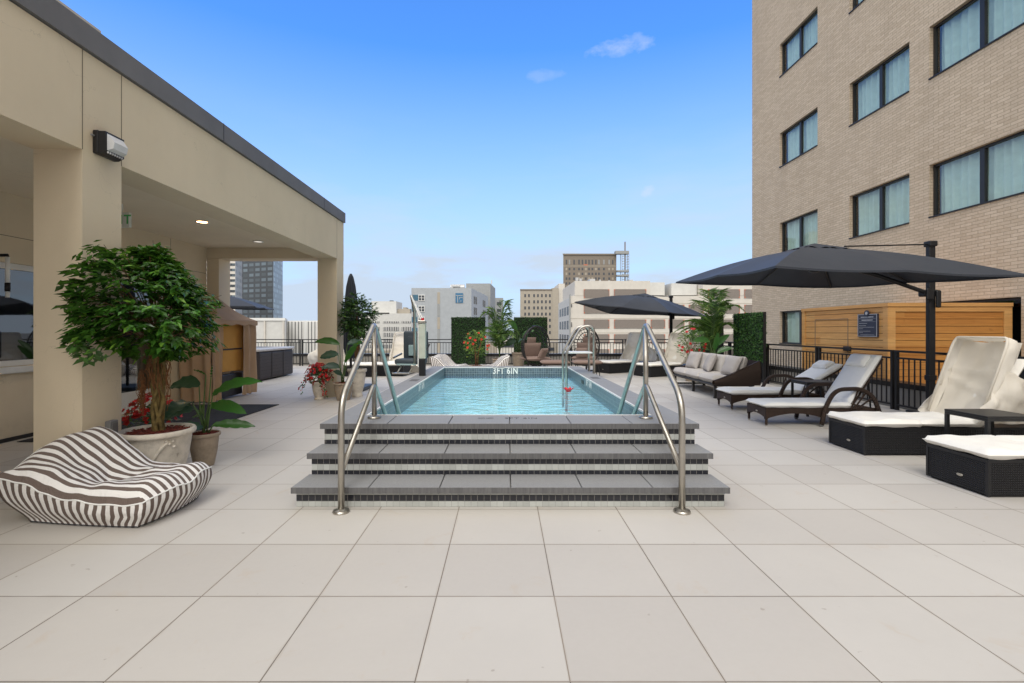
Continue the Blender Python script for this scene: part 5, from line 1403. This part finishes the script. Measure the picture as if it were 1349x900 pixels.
# --- flowers
def flower(mb, p, r, out=(0, -1, .6), n=5):
    out = Vector(out).normalized(); a = out.orthogonal().normalized(); b = out.cross(a)
    for k in range(n):
        th = 2*pi*k/n+rnd(-.2, .2); d = a*cos(th)+b*sin(th)+out*rnd(.2, .7); mb.leaf(p, d, out, r*rnd(.8, 1.1), r*.85, -.1, 0)
def begonia(label, loc, R_, z0, nfl, trail=None):
    t = thing('red_begonia', label, 'flowers', (loc[0], loc[1], z0))
    mf = MB(); ml = MB()
    for k in range(nfl):
        a = rnd(0, 2*pi); b_ = rnd(-.25, 1.45); p = Vector((cos(a)*cos(b_)*R_, sin(a)*cos(b_)*R_, .06+sin(b_)*R_*.95))*rnd(.85, 1.05)
        flower(mf, p*1.06, rnd(.030, .044), p+Vector((0, -.1, .05)), 7)
    for k in range(nfl*2):
        a = rnd(0, 2*pi); b_ = rnd(-.5, 1.4); p = Vector((cos(a)*cos(b_)*R_, sin(a)*cos(b_)*R_, .05+sin(b_)*R_*.85))*rnd(.6, 1)
        ml.leaf(p, (p.x+rnd(-.1, .1), p.y+rnd(-.1, .1), rnd(-.2, .15)), (0, 0, 1), rnd(.05, .075), .045)
    for (tx, ty, ln) in trail or []:
        for q in range(int(ln/.022)):
            f = q/(ln/.022); p = Vector((tx*(.6+.6*f)+rnd(-.025, .025), ty+rnd(-.03, .03), .03-ln*f+.06*sin(f*3)))
            if random.random() < .55: flower(mf, p, rnd(.018, .030), (rnd(-1, 1), -1, .2), 5)
            else: ml.leaf(p, (rnd(-1, 1), rnd(-1, 0), -.5), (0, -1, .4), .05, .032)
    mf.build('blossoms', 'petal_red', t); ml.build('leaves', 'leaf_ficus_small', t); return t
t = pot('small cream urn with trailing red begonias by the far column', (-3.70, 9.67), .155, .36, 'urn', 'pot_cream', nm='plant_urn')
begonia('trailing red begonias in a cream urn by the far column', (-3.70, 9.67), .25, .40, 120, [(-.30, -.05, .36), (-.36, .0, .30), (.12, -.14, .38), (.17, -.1, .40), (-.05, -.15, .18), (.28, 0, .14)])
t = pot('dark pot hidden behind the large planter holding red begonias', (-3.75, 5.15), .15, .34, 'bowl', 'pot_stone', nm='stone_pot')
t['label'] = 'stone pot with red begonias half hidden behind the large cream planter'
begonia('red begonias behind the large cream planter near the column', (-3.75, 5.15), .23, .40, 90)

def shrub(label, loc, z0, h, R_, nst, nlf, nfl, lm, fm_, lsize=.06):
    t = thing('flowering_shrub', label, 'shrub', (loc[0], loc[1], z0)); ms = MB(); ml = MB(); mf = MB()
    for k in range(nst):
        a = rnd(0, 2*pi); ms.tube([(.03*cos(a), .03*sin(a), 0), (.05*cos(a), .05*sin(a), h*.4), (R_*.5*cos(a), R_*.5*sin(a), h*.8)], .011, 6, r2=.004)
    for k in range(nlf):
        a = rnd(0, 2*pi); b_ = rnd(-.9, 1.5); kk = rnd(.45, 1); p = Vector((cos(a)*cos(b_)*R_*kk, sin(a)*cos(b_)*R_*kk, h*.60+sin(b_)*h*.42*kk))
        ml.leaf(p, (p.x*3+rnd(-.4, .4), p.y*3+rnd(-.4, .4), rnd(-.3, .6)), (0, -.5, 1), lsize*rnd(.8, 1.3), lsize*.5)
    for k in range(nfl):
        a = rnd(pi, 2*pi); b_ = rnd(-.5, 1.4); p = Vector((cos(a)*cos(b_)*R_, sin(a)*cos(b_)*R_, h*.62+sin(b_)*h*.42)); flower(mf, p, rnd(.045, .06), p+Vector((0, -.3, -.5)), 6)
    ms.build('stems', 'root_fibre', t, smooth=True); ml.build('leaves', lm, t); mf.build('blossoms', fm_, t)
t = pot('cream pot with orange flowered shrub between the far bean bags', (wx(628, 14.4), 14.4), .26, .33, 'bowl', 'pot_cream', nm='flower_pot')
shrub('lime leaved shrub with orange red blossoms between the two far bean bags', (wx(628, 14.4), 14.4), .30, 1.05, .38, 7, 480, 13, 'leaf_lime', 'petal_orange', .085)
t = pot('pot with red flowered shrub behind the grey sofa', (wx(911, 13.1), 13.1), .24, .40, 'bowl', 'pot_stone', nm='flower_pot')
shrub('green shrub with red blossoms behind the grey sofa', (wx(911, 13.1), 13.1), .36, 1.02, .38, 7, 420, 16, 'leaf_palm', 'petal_red', .085)

# --- palms
def palm(label, loc, z0, h, R_, nfr, broad=None):
    t = thing('areca_palm', label, 'palm', (loc[0], loc[1], z0)); ms = MB(); ml = MB()
    for k in range(nfr):
        a = 2*pi*k/nfr*2.4+rnd(-.3, .3); el = rnd(.75, 1.45); L = h*rnd(.55, .95); lean = R_*rnd(.6, 1.15)*(1-(el-.75)*.45)
        stem_h = h*rnd(.1, .5)
        pts = []
        for q in range(15):
            f = q/14; rr = lean*(f**1.7); z = stem_h*min(1, f*2)*.5+h*(.92 if el > 1.1 else .72)*sin(f*pi*.56)*(el/1.3)-.16*h*f**4
            pts.append(Vector((rr*cos(a), rr*sin(a), z)))
        ms.tube(pts, .009, 5, caps=False, r2=.003)
        for q in range(3, 15):
            for hlf in (0, .5):
                if q == 14 and hlf: continue
                p = pts[q].lerp(pts[min(14, q+1)], hlf); d = (pts[min(14, q+1)]-pts[q-1]).normalized(); sd = d.cross(Vector((0, 0, 1))).normalized(); f = q/14
                ll_ = h*.22*sin(pi*min(1, f*.85+.12))**.6
                for s_ in (-1, 1): ml.leaf(p, d*.7+sd*s_*rnd(.6, 1)+Vector((0, 0, -.25)), sd.cross(d), ll_*rnd(.8, 1.1), .026, .1, .03)
    ms.build('stalks', 'stem_green', t, smooth=True); ml.build('fronds', 'leaf_palm', t)
    return t
pot('round dark pot of the palm between the two far leafy screens', (wx(658, 16.3), 16.3), .26, .42, 'bowl', 'pot_stone', nm='flower_pot')
palm('feathery palm standing between the two far leafy screens', (wx(658, 16.3), 16.3), .38, 1.82, .78, 19)
pot('dark pot of the palm behind the grey sofa', (wx(938, 13.9), 13.9), .26, .42, 'bowl', 'pot_stone', nm='flower_pot')
palm('tall feathery palm behind the grey sofa near the brick building', (wx(938, 13.9), 13.9), .38, 1.85, 1.0, 24)
pot('tapered beige planter behind the left egg chair', (wx(683, 16.6), 16.6), .24, .62, 'bowl', 'pot_stone', nm='flower_pot')
bird_plant('broad leaved plant in the beige planter behind the left egg chair', (wx(683, 16.6), 16.6), [
    (-.05, 0, .75, -.45, -.1, .9, .60, .22, .5, None), (.15, 0, .62, .6, -.1, .5, .45, .18, .6, None), (-.1, 0, .45, -.7, -.3, -.1, .42, .26, .6, bb), (.1, -.1, .5, .4, -.6, .3, .45, .2, .7, None), (.0, 0, .4, .1, -.6, .4, .5, .2, .8, None)], .58)
pot('small pot of the broad leaved plant behind the far end of the sofa', (wx(940, 12.6), 12.6), .2, .38, 'bowl', 'pot_stone', nm='flower_pot')
bird_plant('broad leaved plant behind the grey sofa in front of the palm', (wx(940, 12.6), 12.6), [
    (-.1, 0, .75, -.8, -.1, .35, .50, .18, .8, None), (.05, 0, .62, .5, -.2, .8, .46, .16, .6, None), (.1, 0, .45, .8, -.1, .6, .40, .16, .6, None), (-.05, -.1, .50, -.3, -.6, .5, .45, .18, .8, None), (.02, 0, .5, .1, -.2, 1, .5, .13, .2, None)], .34)

# ================================================================== CITY
def px_poly(pts): return [(wx(x, D), D) for x, D in pts]
ZG = -26.5
def bld(label, poly, ytop, Dref, mat, cap=None, name='office_building', cat='building', z1=None):
    z1 = z1 if z1 is not None else wz(ytop, Dref)
    cx = sum(p[0] for p in poly)/len(poly); cy = sum(p[1] for p in poly)/len(poly)
    t = thing(name, label, cat, (cx, cy, ZG))
    MB().prism(poly, ZG, z1).build('wall', mat, t, True)
    return t
def block(t, x0, x1, ytop, D, dep, mat, nm='roof_block', ybot=None, z0=None):
    zb = wz(ybot, D) if ybot else (z0 if z0 is not None else ZG)
    o = MB().box(wx(x0, D), wx(x1, D), D, D+dep, zb, wz(ytop, D)).build(nm, mat, t, True); return o
def win(t, x0, x1, y0, y1, D, mat='city_window', nm='window', off=.12):
    MB().box(wx(x0, D), wx(x1, D), D-off, D+.02, wz(y1, D), wz(y0, D)).build(nm, mat, t, True)
# side-face windows on an oblique face from (xa,Da) to (xb,Db)
def owin(t, xa, Da, xb, Db, x0, x1, ya, yb, mat='city_window', nm='window', zr=None, off=.15):
    Xa, Xb = wx(xa, Da), wx(xb, Db)
    def onx(x):     # intersection of sight line with the face
        k = (x-VX)/F; # X = k*D ; X = Xa+(Xb-Xa)s ; D = Da+(Db-Da)s
        s_ = (k*Da-Xa)/((Xb-Xa)-k*(Db-Da)); return Xa+(Xb-Xa)*s_, Da+(Db-Da)*s_
    P0, P1 = onx(x0), onx(x1); z0, z1 = zr
    n = Vector((-(Db-Da), (Xb-Xa), 0)).normalized(); n = n if n.y < 0 else -n
    a = Vector((P0[0], P0[1], 0))+n*off; b = Vector((P1[0], P1[1], 0))+n*off; c = b-n*(off+.02); d = a-n*(off+.02)
    MB().prism([a.xy, b.xy, c.xy, d.xy], z0, z1).build(nm, mat, t, True)

# grey block with blue logo
D = 150
t = bld('light grey office building with square blue logo on its blank wall', px_poly([(542, D), (621, D), (643, 188), (560, 188)]), 379.5, D, 'city_lightgrey')
for i, y in enumerate((388.5, 403, 417.5, 432)):
    win(t, 542.6, 551, y, y+7.5, D, 'city_blue', 'blue_panel', .1); f = MB()
    o = MB().box(wx(551.2, D), wx(559.6, D), D-.2, D, wz(y+8, D), wz(y, D)).build('window', 'white_paint', t, True)
    for (a, b) in ((551.9, 555.0), (555.8, 558.9)):
        for (c, d) in ((y+.8, y+3.6), (y+4.3, y+7.2)): MB().box(wx(a, D), wx(b, D), D-.26, D-.2, wz(d, D), wz(c, D)).build('pane', 'city_window', o, True)
for k in range(5): win(t, 576.2, 579.6, 385+k*16.5, 385+k*16.5+(15.6 if k % 2 == 0 else 15.2), D, 'city_tan' if k % 2 == 0 else 'city_grey', 'strip_panel')
for (xa, xb) in ((624.2, 625.6), (626.6, 628.0), (636, 637), (638, 639)):
    for r in range(4):
        z1 = wz(389, D)-r*3.55; owin(t, 621, D, 643, 188, xa, xb, 0, 0, 'city_window', 'window', (z1-2.3, z1))
lg = MB().box(wx(600.2, D), wx(610, D), D-.2, D, wz(399, D), wz(386.3, D)).build('logo', 'logo_blue', t, True)
z = lambda y: wz(y, D)
m = MB()
for (a, b, c, d) in ((600.8, 609.6, 389.0, 389.9), (602.6, 603.5, 390, 399), (605.0, 609.8, 391.8, 392.6), (605.0, 605.8, 392.6, 394.6), (606.0, 608.2, 396.4, 397.2)):
    m.box(wx(a, D), wx(b, D), D-.26, D-.2, z(d), z(c))
m.build('logo_strokes', 'city_lightgrey', lg, True)
MB().tube([(wx(591, D), D+6, z(376.5)), (wx(610, D), D+6, z(376.5))], 1.0, 12).build('air_duct', 'duct', t, True)
MB().tube([(wx(594, D), D+5, z(379)), (wx(594, D), D+5, z(375.2)), (wx(604, D), D+5, z(375.2))], .6, 10).build('air_duct', 'duct', t, True)
t = bld('taller plain grey block rising behind the building with the blue logo', px_poly([(614, 192), (646, 192), (652.5, 215), (620, 215)]), 373.5, 192, 'city_grey')
MB().box(wx(647, 200), wx(648.5, 200), 200, 201, wz(374, 200), wz(369, 200)).build('chimney', 'city_white', t, True)
t = bld('small brownish grey building just right of the grey logo building', px_poly([(652, 230), (663, 230), (663, 260), (652, 260)]), 392.5, 230, 'city_grey')
for k in range(4): win(t, 654.5, 660.5, 398+k*9, 402+k*9, 230)

# tan block and tower
D = 250
t = bld('older tan building with rows of small windows between the leafy screen and the tower', px_poly([(685.3, D), (727, D), (727, 290), (690, 290)]), 381, D, 'city_tan')
for x in (691.8, 696.9, 703.6, 708.7, 713.9, 719.2, 724.4):
    for k in range(7):
        y = 387.6+k*8.1; win(t, x-1.1, x+1.1, y, y+3.9, D, off=.1)
MB().box(wx(685, D), wx(727.4, D), D-.3, D, wz(382.6, D), wz(381, D)).build('cornice', 'city_brown', t, True)
block(t, 727.2, 735.8, 379.6, D, 30, 'city_tan', 'stair_tower'); block(t, 736, 744, 373.7, D+2, 30, 'city_offwhite', 'stair_tower')
D = 400
t = bld('weathered brown high rise with tall top windows and a scaffold beside it', px_poly([(742, D), (812, D), (812, 440), (748, 440)]), 334.8, D, 'city_brown', name='high_rise')
xs = [746.2, 750.2, 756.3, 762.8, 767.3, 771.8, 776, 780.4, 785, 789, 795.5, 802.5, 807.2]
for i, x in enumerate(xs):
    win(t, x-.9, x+.9, 342.3, 348.5, D, 'city_window' if random.random() < .45 else 'city_grey', off=.1)
    for k in range(6):
        y = 353+k*6.3; win(t, x-1.1, x+1.1, y, y+3.1, D, 'city_window' if random.random() < .75 else 'city_tan', off=.1)
MB().box(wx(741.4, D), wx(812.4, D), D-.8, D, wz(336, D), wz(334.4, D)).build('cornice', 'city_brown', t, True)
win(t, 769, 774, 348.3, 349.8, D, 'city_terracotta', 'banner')
win(t, 742.2, 811.8, 350.2, 351, D, 'city_tan', 'string_course')
D = 395
t = thing('scaffold_tower', 'grey steel scaffold hoist tower with mast beside the brown high rise', 'scaffold', (wx(822, D), D, 10))
m = MB(); X0, X1 = wx(819.5, D), wx(828.5, D)
zt, zb = wz(331, D), wz(372, D); n = 12
for (x, y) in ((X0, D), (X1, D), (X0, D+5), (X1, D+5)): m.box(x-.2, x+.2, y-.2, y+.2, ZG, zt)
m.build('mast_legs', 'city_grey', t, True)
m = MB()
for k in range(n+1):
    z_ = zb+(zt-zb)*k/n; m.box(X0, X1, D-.1, D+.1, z_-.12, z_+.12)
    if k < n: m.tube([(X0, D, z_), (X1, D, z_+(zt-zb)/n)], .13, 4)
m.build('bracing', 'city_grey', t, True)
for (ya, yb) in ((330.5, 334.5), (356, 358), (362, 364)): MB().box(wx(811 if ya < 340 else 813, D), wx(828.8, D), D-.3, D+5, wz(yb, D), wz(ya, D)+.0).build('platform', 'city_grey', t, True)
m = MB(); xm = wx(824.2, D); m.tube([(xm, D+2, wz(372, D)), (xm, D+2, wz(318, D))], .55, 6); m.build('hoist_mast', 'city_brown', t, True)
# white parking / hospital building
D = 107
t = bld('large off white building with rows of taupe louvre panels edged in terracotta', px_poly([(751, D), (992, D), (992, 150), (762, 150)]), 390, D, 'city_offwhite', name='parking_building')
pk = t
block(t, 757.2, 856.4, 370.2, D+.05, 22, 'city_offwhite', 'upper_wall', 389.7)
MB().prism([(wx(753.8, D+5), D+5), (wx(757.3, D+.06), D+.06), (wx(757.3, D+.06)+.05, D+20), (wx(753.8, D+5), D+20)], wz(389.8, D), wz(372.5, D)).build('upper_wall', 'city_lightgrey', t, True)
block(t, 856.5, 875.6, 372.2, D+4, 18, 'city_white', 'roof_block', 389); block(t, 884.5, 918, 373.3, D+3, 16, 'city_white', 'roof_block', 389)
block(t, 882, 884.4, 373.8, D+5, 14, 'city_lightgrey', 'roof_block', 389); block(t, 918.3, 925.5, 374.6, D+6, 10, 'city_grey', 'roof_block', 389); block(t, 926, 992, 373, D+.05, 20, 'city_offwhite', 'upper_wall', 389.7)
block(t, 875.8, 881.8, 377, D+9, 6, 'city_brown', 'roof_block', 389)
cols_ = [(769, 802.6), (808.8, 851.2), (857.2, 876), (880.8, 901.4), (907.2, 926.6), (932.4, 974.4), (980.4, 991.8)]
for r, (ya, yb) in enumerate(((381.2, 392.8), (401.6, 413), (421, 432.6), (440.4, 452.4), (460, 472), (479.6, 491))):
    for (a, b) in cols_:
        if r == 0 and (852 < a < 930): continue
        za, zb2 = wz(yb, D), wz(ya, D); X0, X1 = wx(a, D), wx(b, D)
        lv = MB(); nn_ = 7
        for k in range(nn_):
            z0_ = za+.12+(zb2-za-.24)*k/nn_; lv.box(X0+.12, X1-.12, D-.12, D-.06, z0_, z0_+(zb2-za-.24)/nn_*.80)
        pnl = lv.build('louvre_panel', 'city_louver', t, True)
        MB().box(X0+.1, X1-.1, D-.059, D-.02, za+.1, zb2-.1).build('backing', 'city_brown', pnl, True)
        f = MB(); f.box(X0, X0+.10, D-.14, D-.02, za, zb2); f.box(X1-.10, X1, D-.14, D-.02, za, zb2); f.box(X0+.1, X1-.1, D-.14, D-.02, za, za+.09); f.box(X0+.1, X1-.1, D-.14, D-.02, zb2-.09, zb2)
        for (xx, w_) in ((X0, .26), (X1-.26, .26)):
            for zz in (za, zb2-.26): f.box(xx, xx+w_, D-.155, D-.141, zz, zz+.26, mi=1)
        f.box(X0, X0+.07, D-.156, D-.1415, za+.26, zb2-.26, mi=1); f.box(X1-.07, X1, D-.156, D-.1415, za+.26, zb2-.26, mi=1)
        f.build('terracotta_frame', ['city_louver', 'city_terracotta'], pnl, True)
for y in (399.6, 419.5, 438.4): win(t, 751.5, 991.5, y, y+.5, D, 'city_tan', 'string_course', .04)
for (x, h) in ((768, 360), (773, 361.5), (788, 364), (801, 363), (814, 364), (820, 367)): MB().tube([(wx(x, D), D+9, wz(371, D)), (wx(x, D), D+9, wz(h, D))], .35 if x < 800 else .22, 8).build('roof_vent', 'duct', t, True)
for x in (836, 838.5, 846, 848, 854, 864.5, 867): MB().tube([(wx(x, D), D+9, wz(372, D)), (wx(x, D), D+9, wz(365.5, D))], .08, 6).build('antenna', 'duct', t, True)
t = bld('narrow white wing with vertical windows left of the large off white building', px_poly([(735.6, 132), (750.6, 107.5), (752.5, 128), (742, 145)]), 393, 110, 'city_white', name='office_building')
Xa, Da, Xb, Db = 735.6, 132, 750.6, 107.5
for (a, b) in ((737.2, 739.2), (740.2, 742.3), (743.3, 745.5), (746.6, 749)):
    for (za, zb2) in ((wz(416, 115), wz(405, 115)), (wz(434, 115), wz(423, 115)), (wz(453, 115), wz(441, 115))):
        owin(t, Xa, Da, Xb, Db, a, b, 0, 0, 'city_window', 'window', (za, zb2))
MB().tube([(wx(750.5, 107), 106.8, wz(388, 107)), (wx(750.5, 107), 106.8, wz(470, 107))], .18, 8).build('drain_pipe', 'city_grey', t, True)
for k in range(8):
    y = 401+k*1.3 if k < 4 else 425+(k-4)*1.6; 
    if k not in (3,): win(t, 752.3, 753.6, y, y+.8, 106.9, nm='vent')
for (x0, x1, y0, y1) in ((897, 903, 370.5, 374), (906, 911, 371, 374), (935, 950, 369.6, 374), (958, 962, 368, 374), (966, 979, 370.5, 374), (777, 784, 367.5, 371.5), (829, 834, 368.6, 371.5)):
    MB().box(wx(x0, D+8), wx(x1, D+8), D+8, D+12, wz(y1+1, D+8), wz(y0, D+8)).build('roof_unit', 'duct' if x0 % 2 else 'city_grey', pk, True)
# low blocks seen through the railing
t = bld('low beige rooftop building behind the palm and the railing', px_poly([(640, 150), (735, 150), (735, 170), (640, 170)]), 452, 150, 'city_tan', name='low_building')
block(t, 655, 678, 447, 148, 10, 'city_offwhite', 'roof_block'); win(t, 655.5, 677.5, 452.5, 457.5, 147.9, 'city_window', 'window')
win(t, 690, 730, 458, 462, 149.9)
t = bld('low beige warehouse roof left of centre beyond the railing', px_poly([(430, 170), (545, 170), (545, 190), (430, 190)]), 462, 170, 'city_tan', name='low_building')
# left: white office with ribbon windows
D = 200
t = bld('white office building with rows of narrow windows left of the logo building', px_poly([(452, D), (542, D), (546, 225), (460, 225)]), 413, D, 'city_white')
for y in (423.4, 430.8, 438.6, 446.3, 454, 461.7, 469.4):
    for (a, b) in ((457, 472), (477, 500), (504.4, 526), (529.2, 541)): win(t, a, b, y, y+(5.2 if y > 425 else 2.4), D, 'ribbon_window', 'window', .15)
block(t, 489.5, 522, 397, D+6, 12, 'city_white', 'roof_block', 413); block(t, 522.5, 540, 407, D+8, 12, 'city_tan', 'roof_block', 413)
block(t, 531, 535, 405, D+9, 5, 'city_tan', 'roof_block', 407.5); MB().tube([(wx(510, D), D+8, wz(397, D)), (wx(510, D), D+8, wz(394.6, D))], .9, 8).build('roof_vent', 'dark_bronze', t, True)
win(t, 470, 513, 412, 413.4, D, 'dark_bronze', 'roof_edge', .2)
# white low building + ribbed hall
D = 130
t = bld('low white building with shallow pilasters seen through the pavilion opening', px_poly([(296, D), (376, D), (379, 150), (300, 150)]), 419, D, 'city_white')
for x in (324.5, 349.5, 374): win(t, x-.8, x+.8, 423, 475, D, 'city_offwhite', 'pilaster', .5)
win(t, 296, 376.2, 419, 422.5, D, 'white_paint', 'parapet', .3)
D = 140
t = bld('white ribbed facade with dark vertical slots beside the pavilion column', px_poly([(378, D), (462, D), (462, 165), (380, 165)]), 422.5, D, 'white_paint')
win(t, 379.5, 400.5, 424, 476, D, 'ribbed_wall', 'ribbed_panel', .2); win(t, 404, 460, 424, 476, D, 'ribbed_wall', 'ribbed_panel', .2)
# glass tower and striped tower
t = bld('dark blue glass office tower framed by the pavilion opening', px_poly([(318.6, 330), (360, 318), (372.4, 350), (330, 360)]), 310, 318, 'glass_tower', name='glass_tower')
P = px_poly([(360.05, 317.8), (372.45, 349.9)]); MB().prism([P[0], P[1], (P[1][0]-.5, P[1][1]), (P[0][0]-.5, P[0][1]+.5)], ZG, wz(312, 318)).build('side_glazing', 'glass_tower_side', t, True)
D = 270
t = bld('pale tower with dark horizontal window bands left of the glass tower', px_poly([(262, D), (310, D), (319, 292), (275, 292)]), 305, D, 'city_offwhite', name='striped_tower')
for k in range(13): win(t, 262.5, 309.6, 333+k*7.0, 336.3+k*7.0, D, 'glass_tower', 'window_band', .12)
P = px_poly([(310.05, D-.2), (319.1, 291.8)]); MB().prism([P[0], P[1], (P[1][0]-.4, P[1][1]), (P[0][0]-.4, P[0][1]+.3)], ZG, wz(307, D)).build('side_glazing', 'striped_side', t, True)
t = bld('tan brick tower top peeking above the pavilion roof', [(-50, 30), (-35, 30), (-35, 42), (-50, 42)], 0, 40, 'city_tan', name='brick_tower', z1=H+.742*35)
for k in range(3): MB().box(-50.1, -34.9, 29.9, 42.1, H+.742*35-.5-k*1.1, H+.742*35-.3-k*1.1).build('cornice', 'city_brown', t, True)
# building opposite, behind the photographer: what the glass and the water reflect
t = bld('grey city building standing behind the photographer', [(-30, -60), (40, -60), (40, -45), (-30, -45)], 0, 40, 'city_offwhite', name='office_building', z1=9)
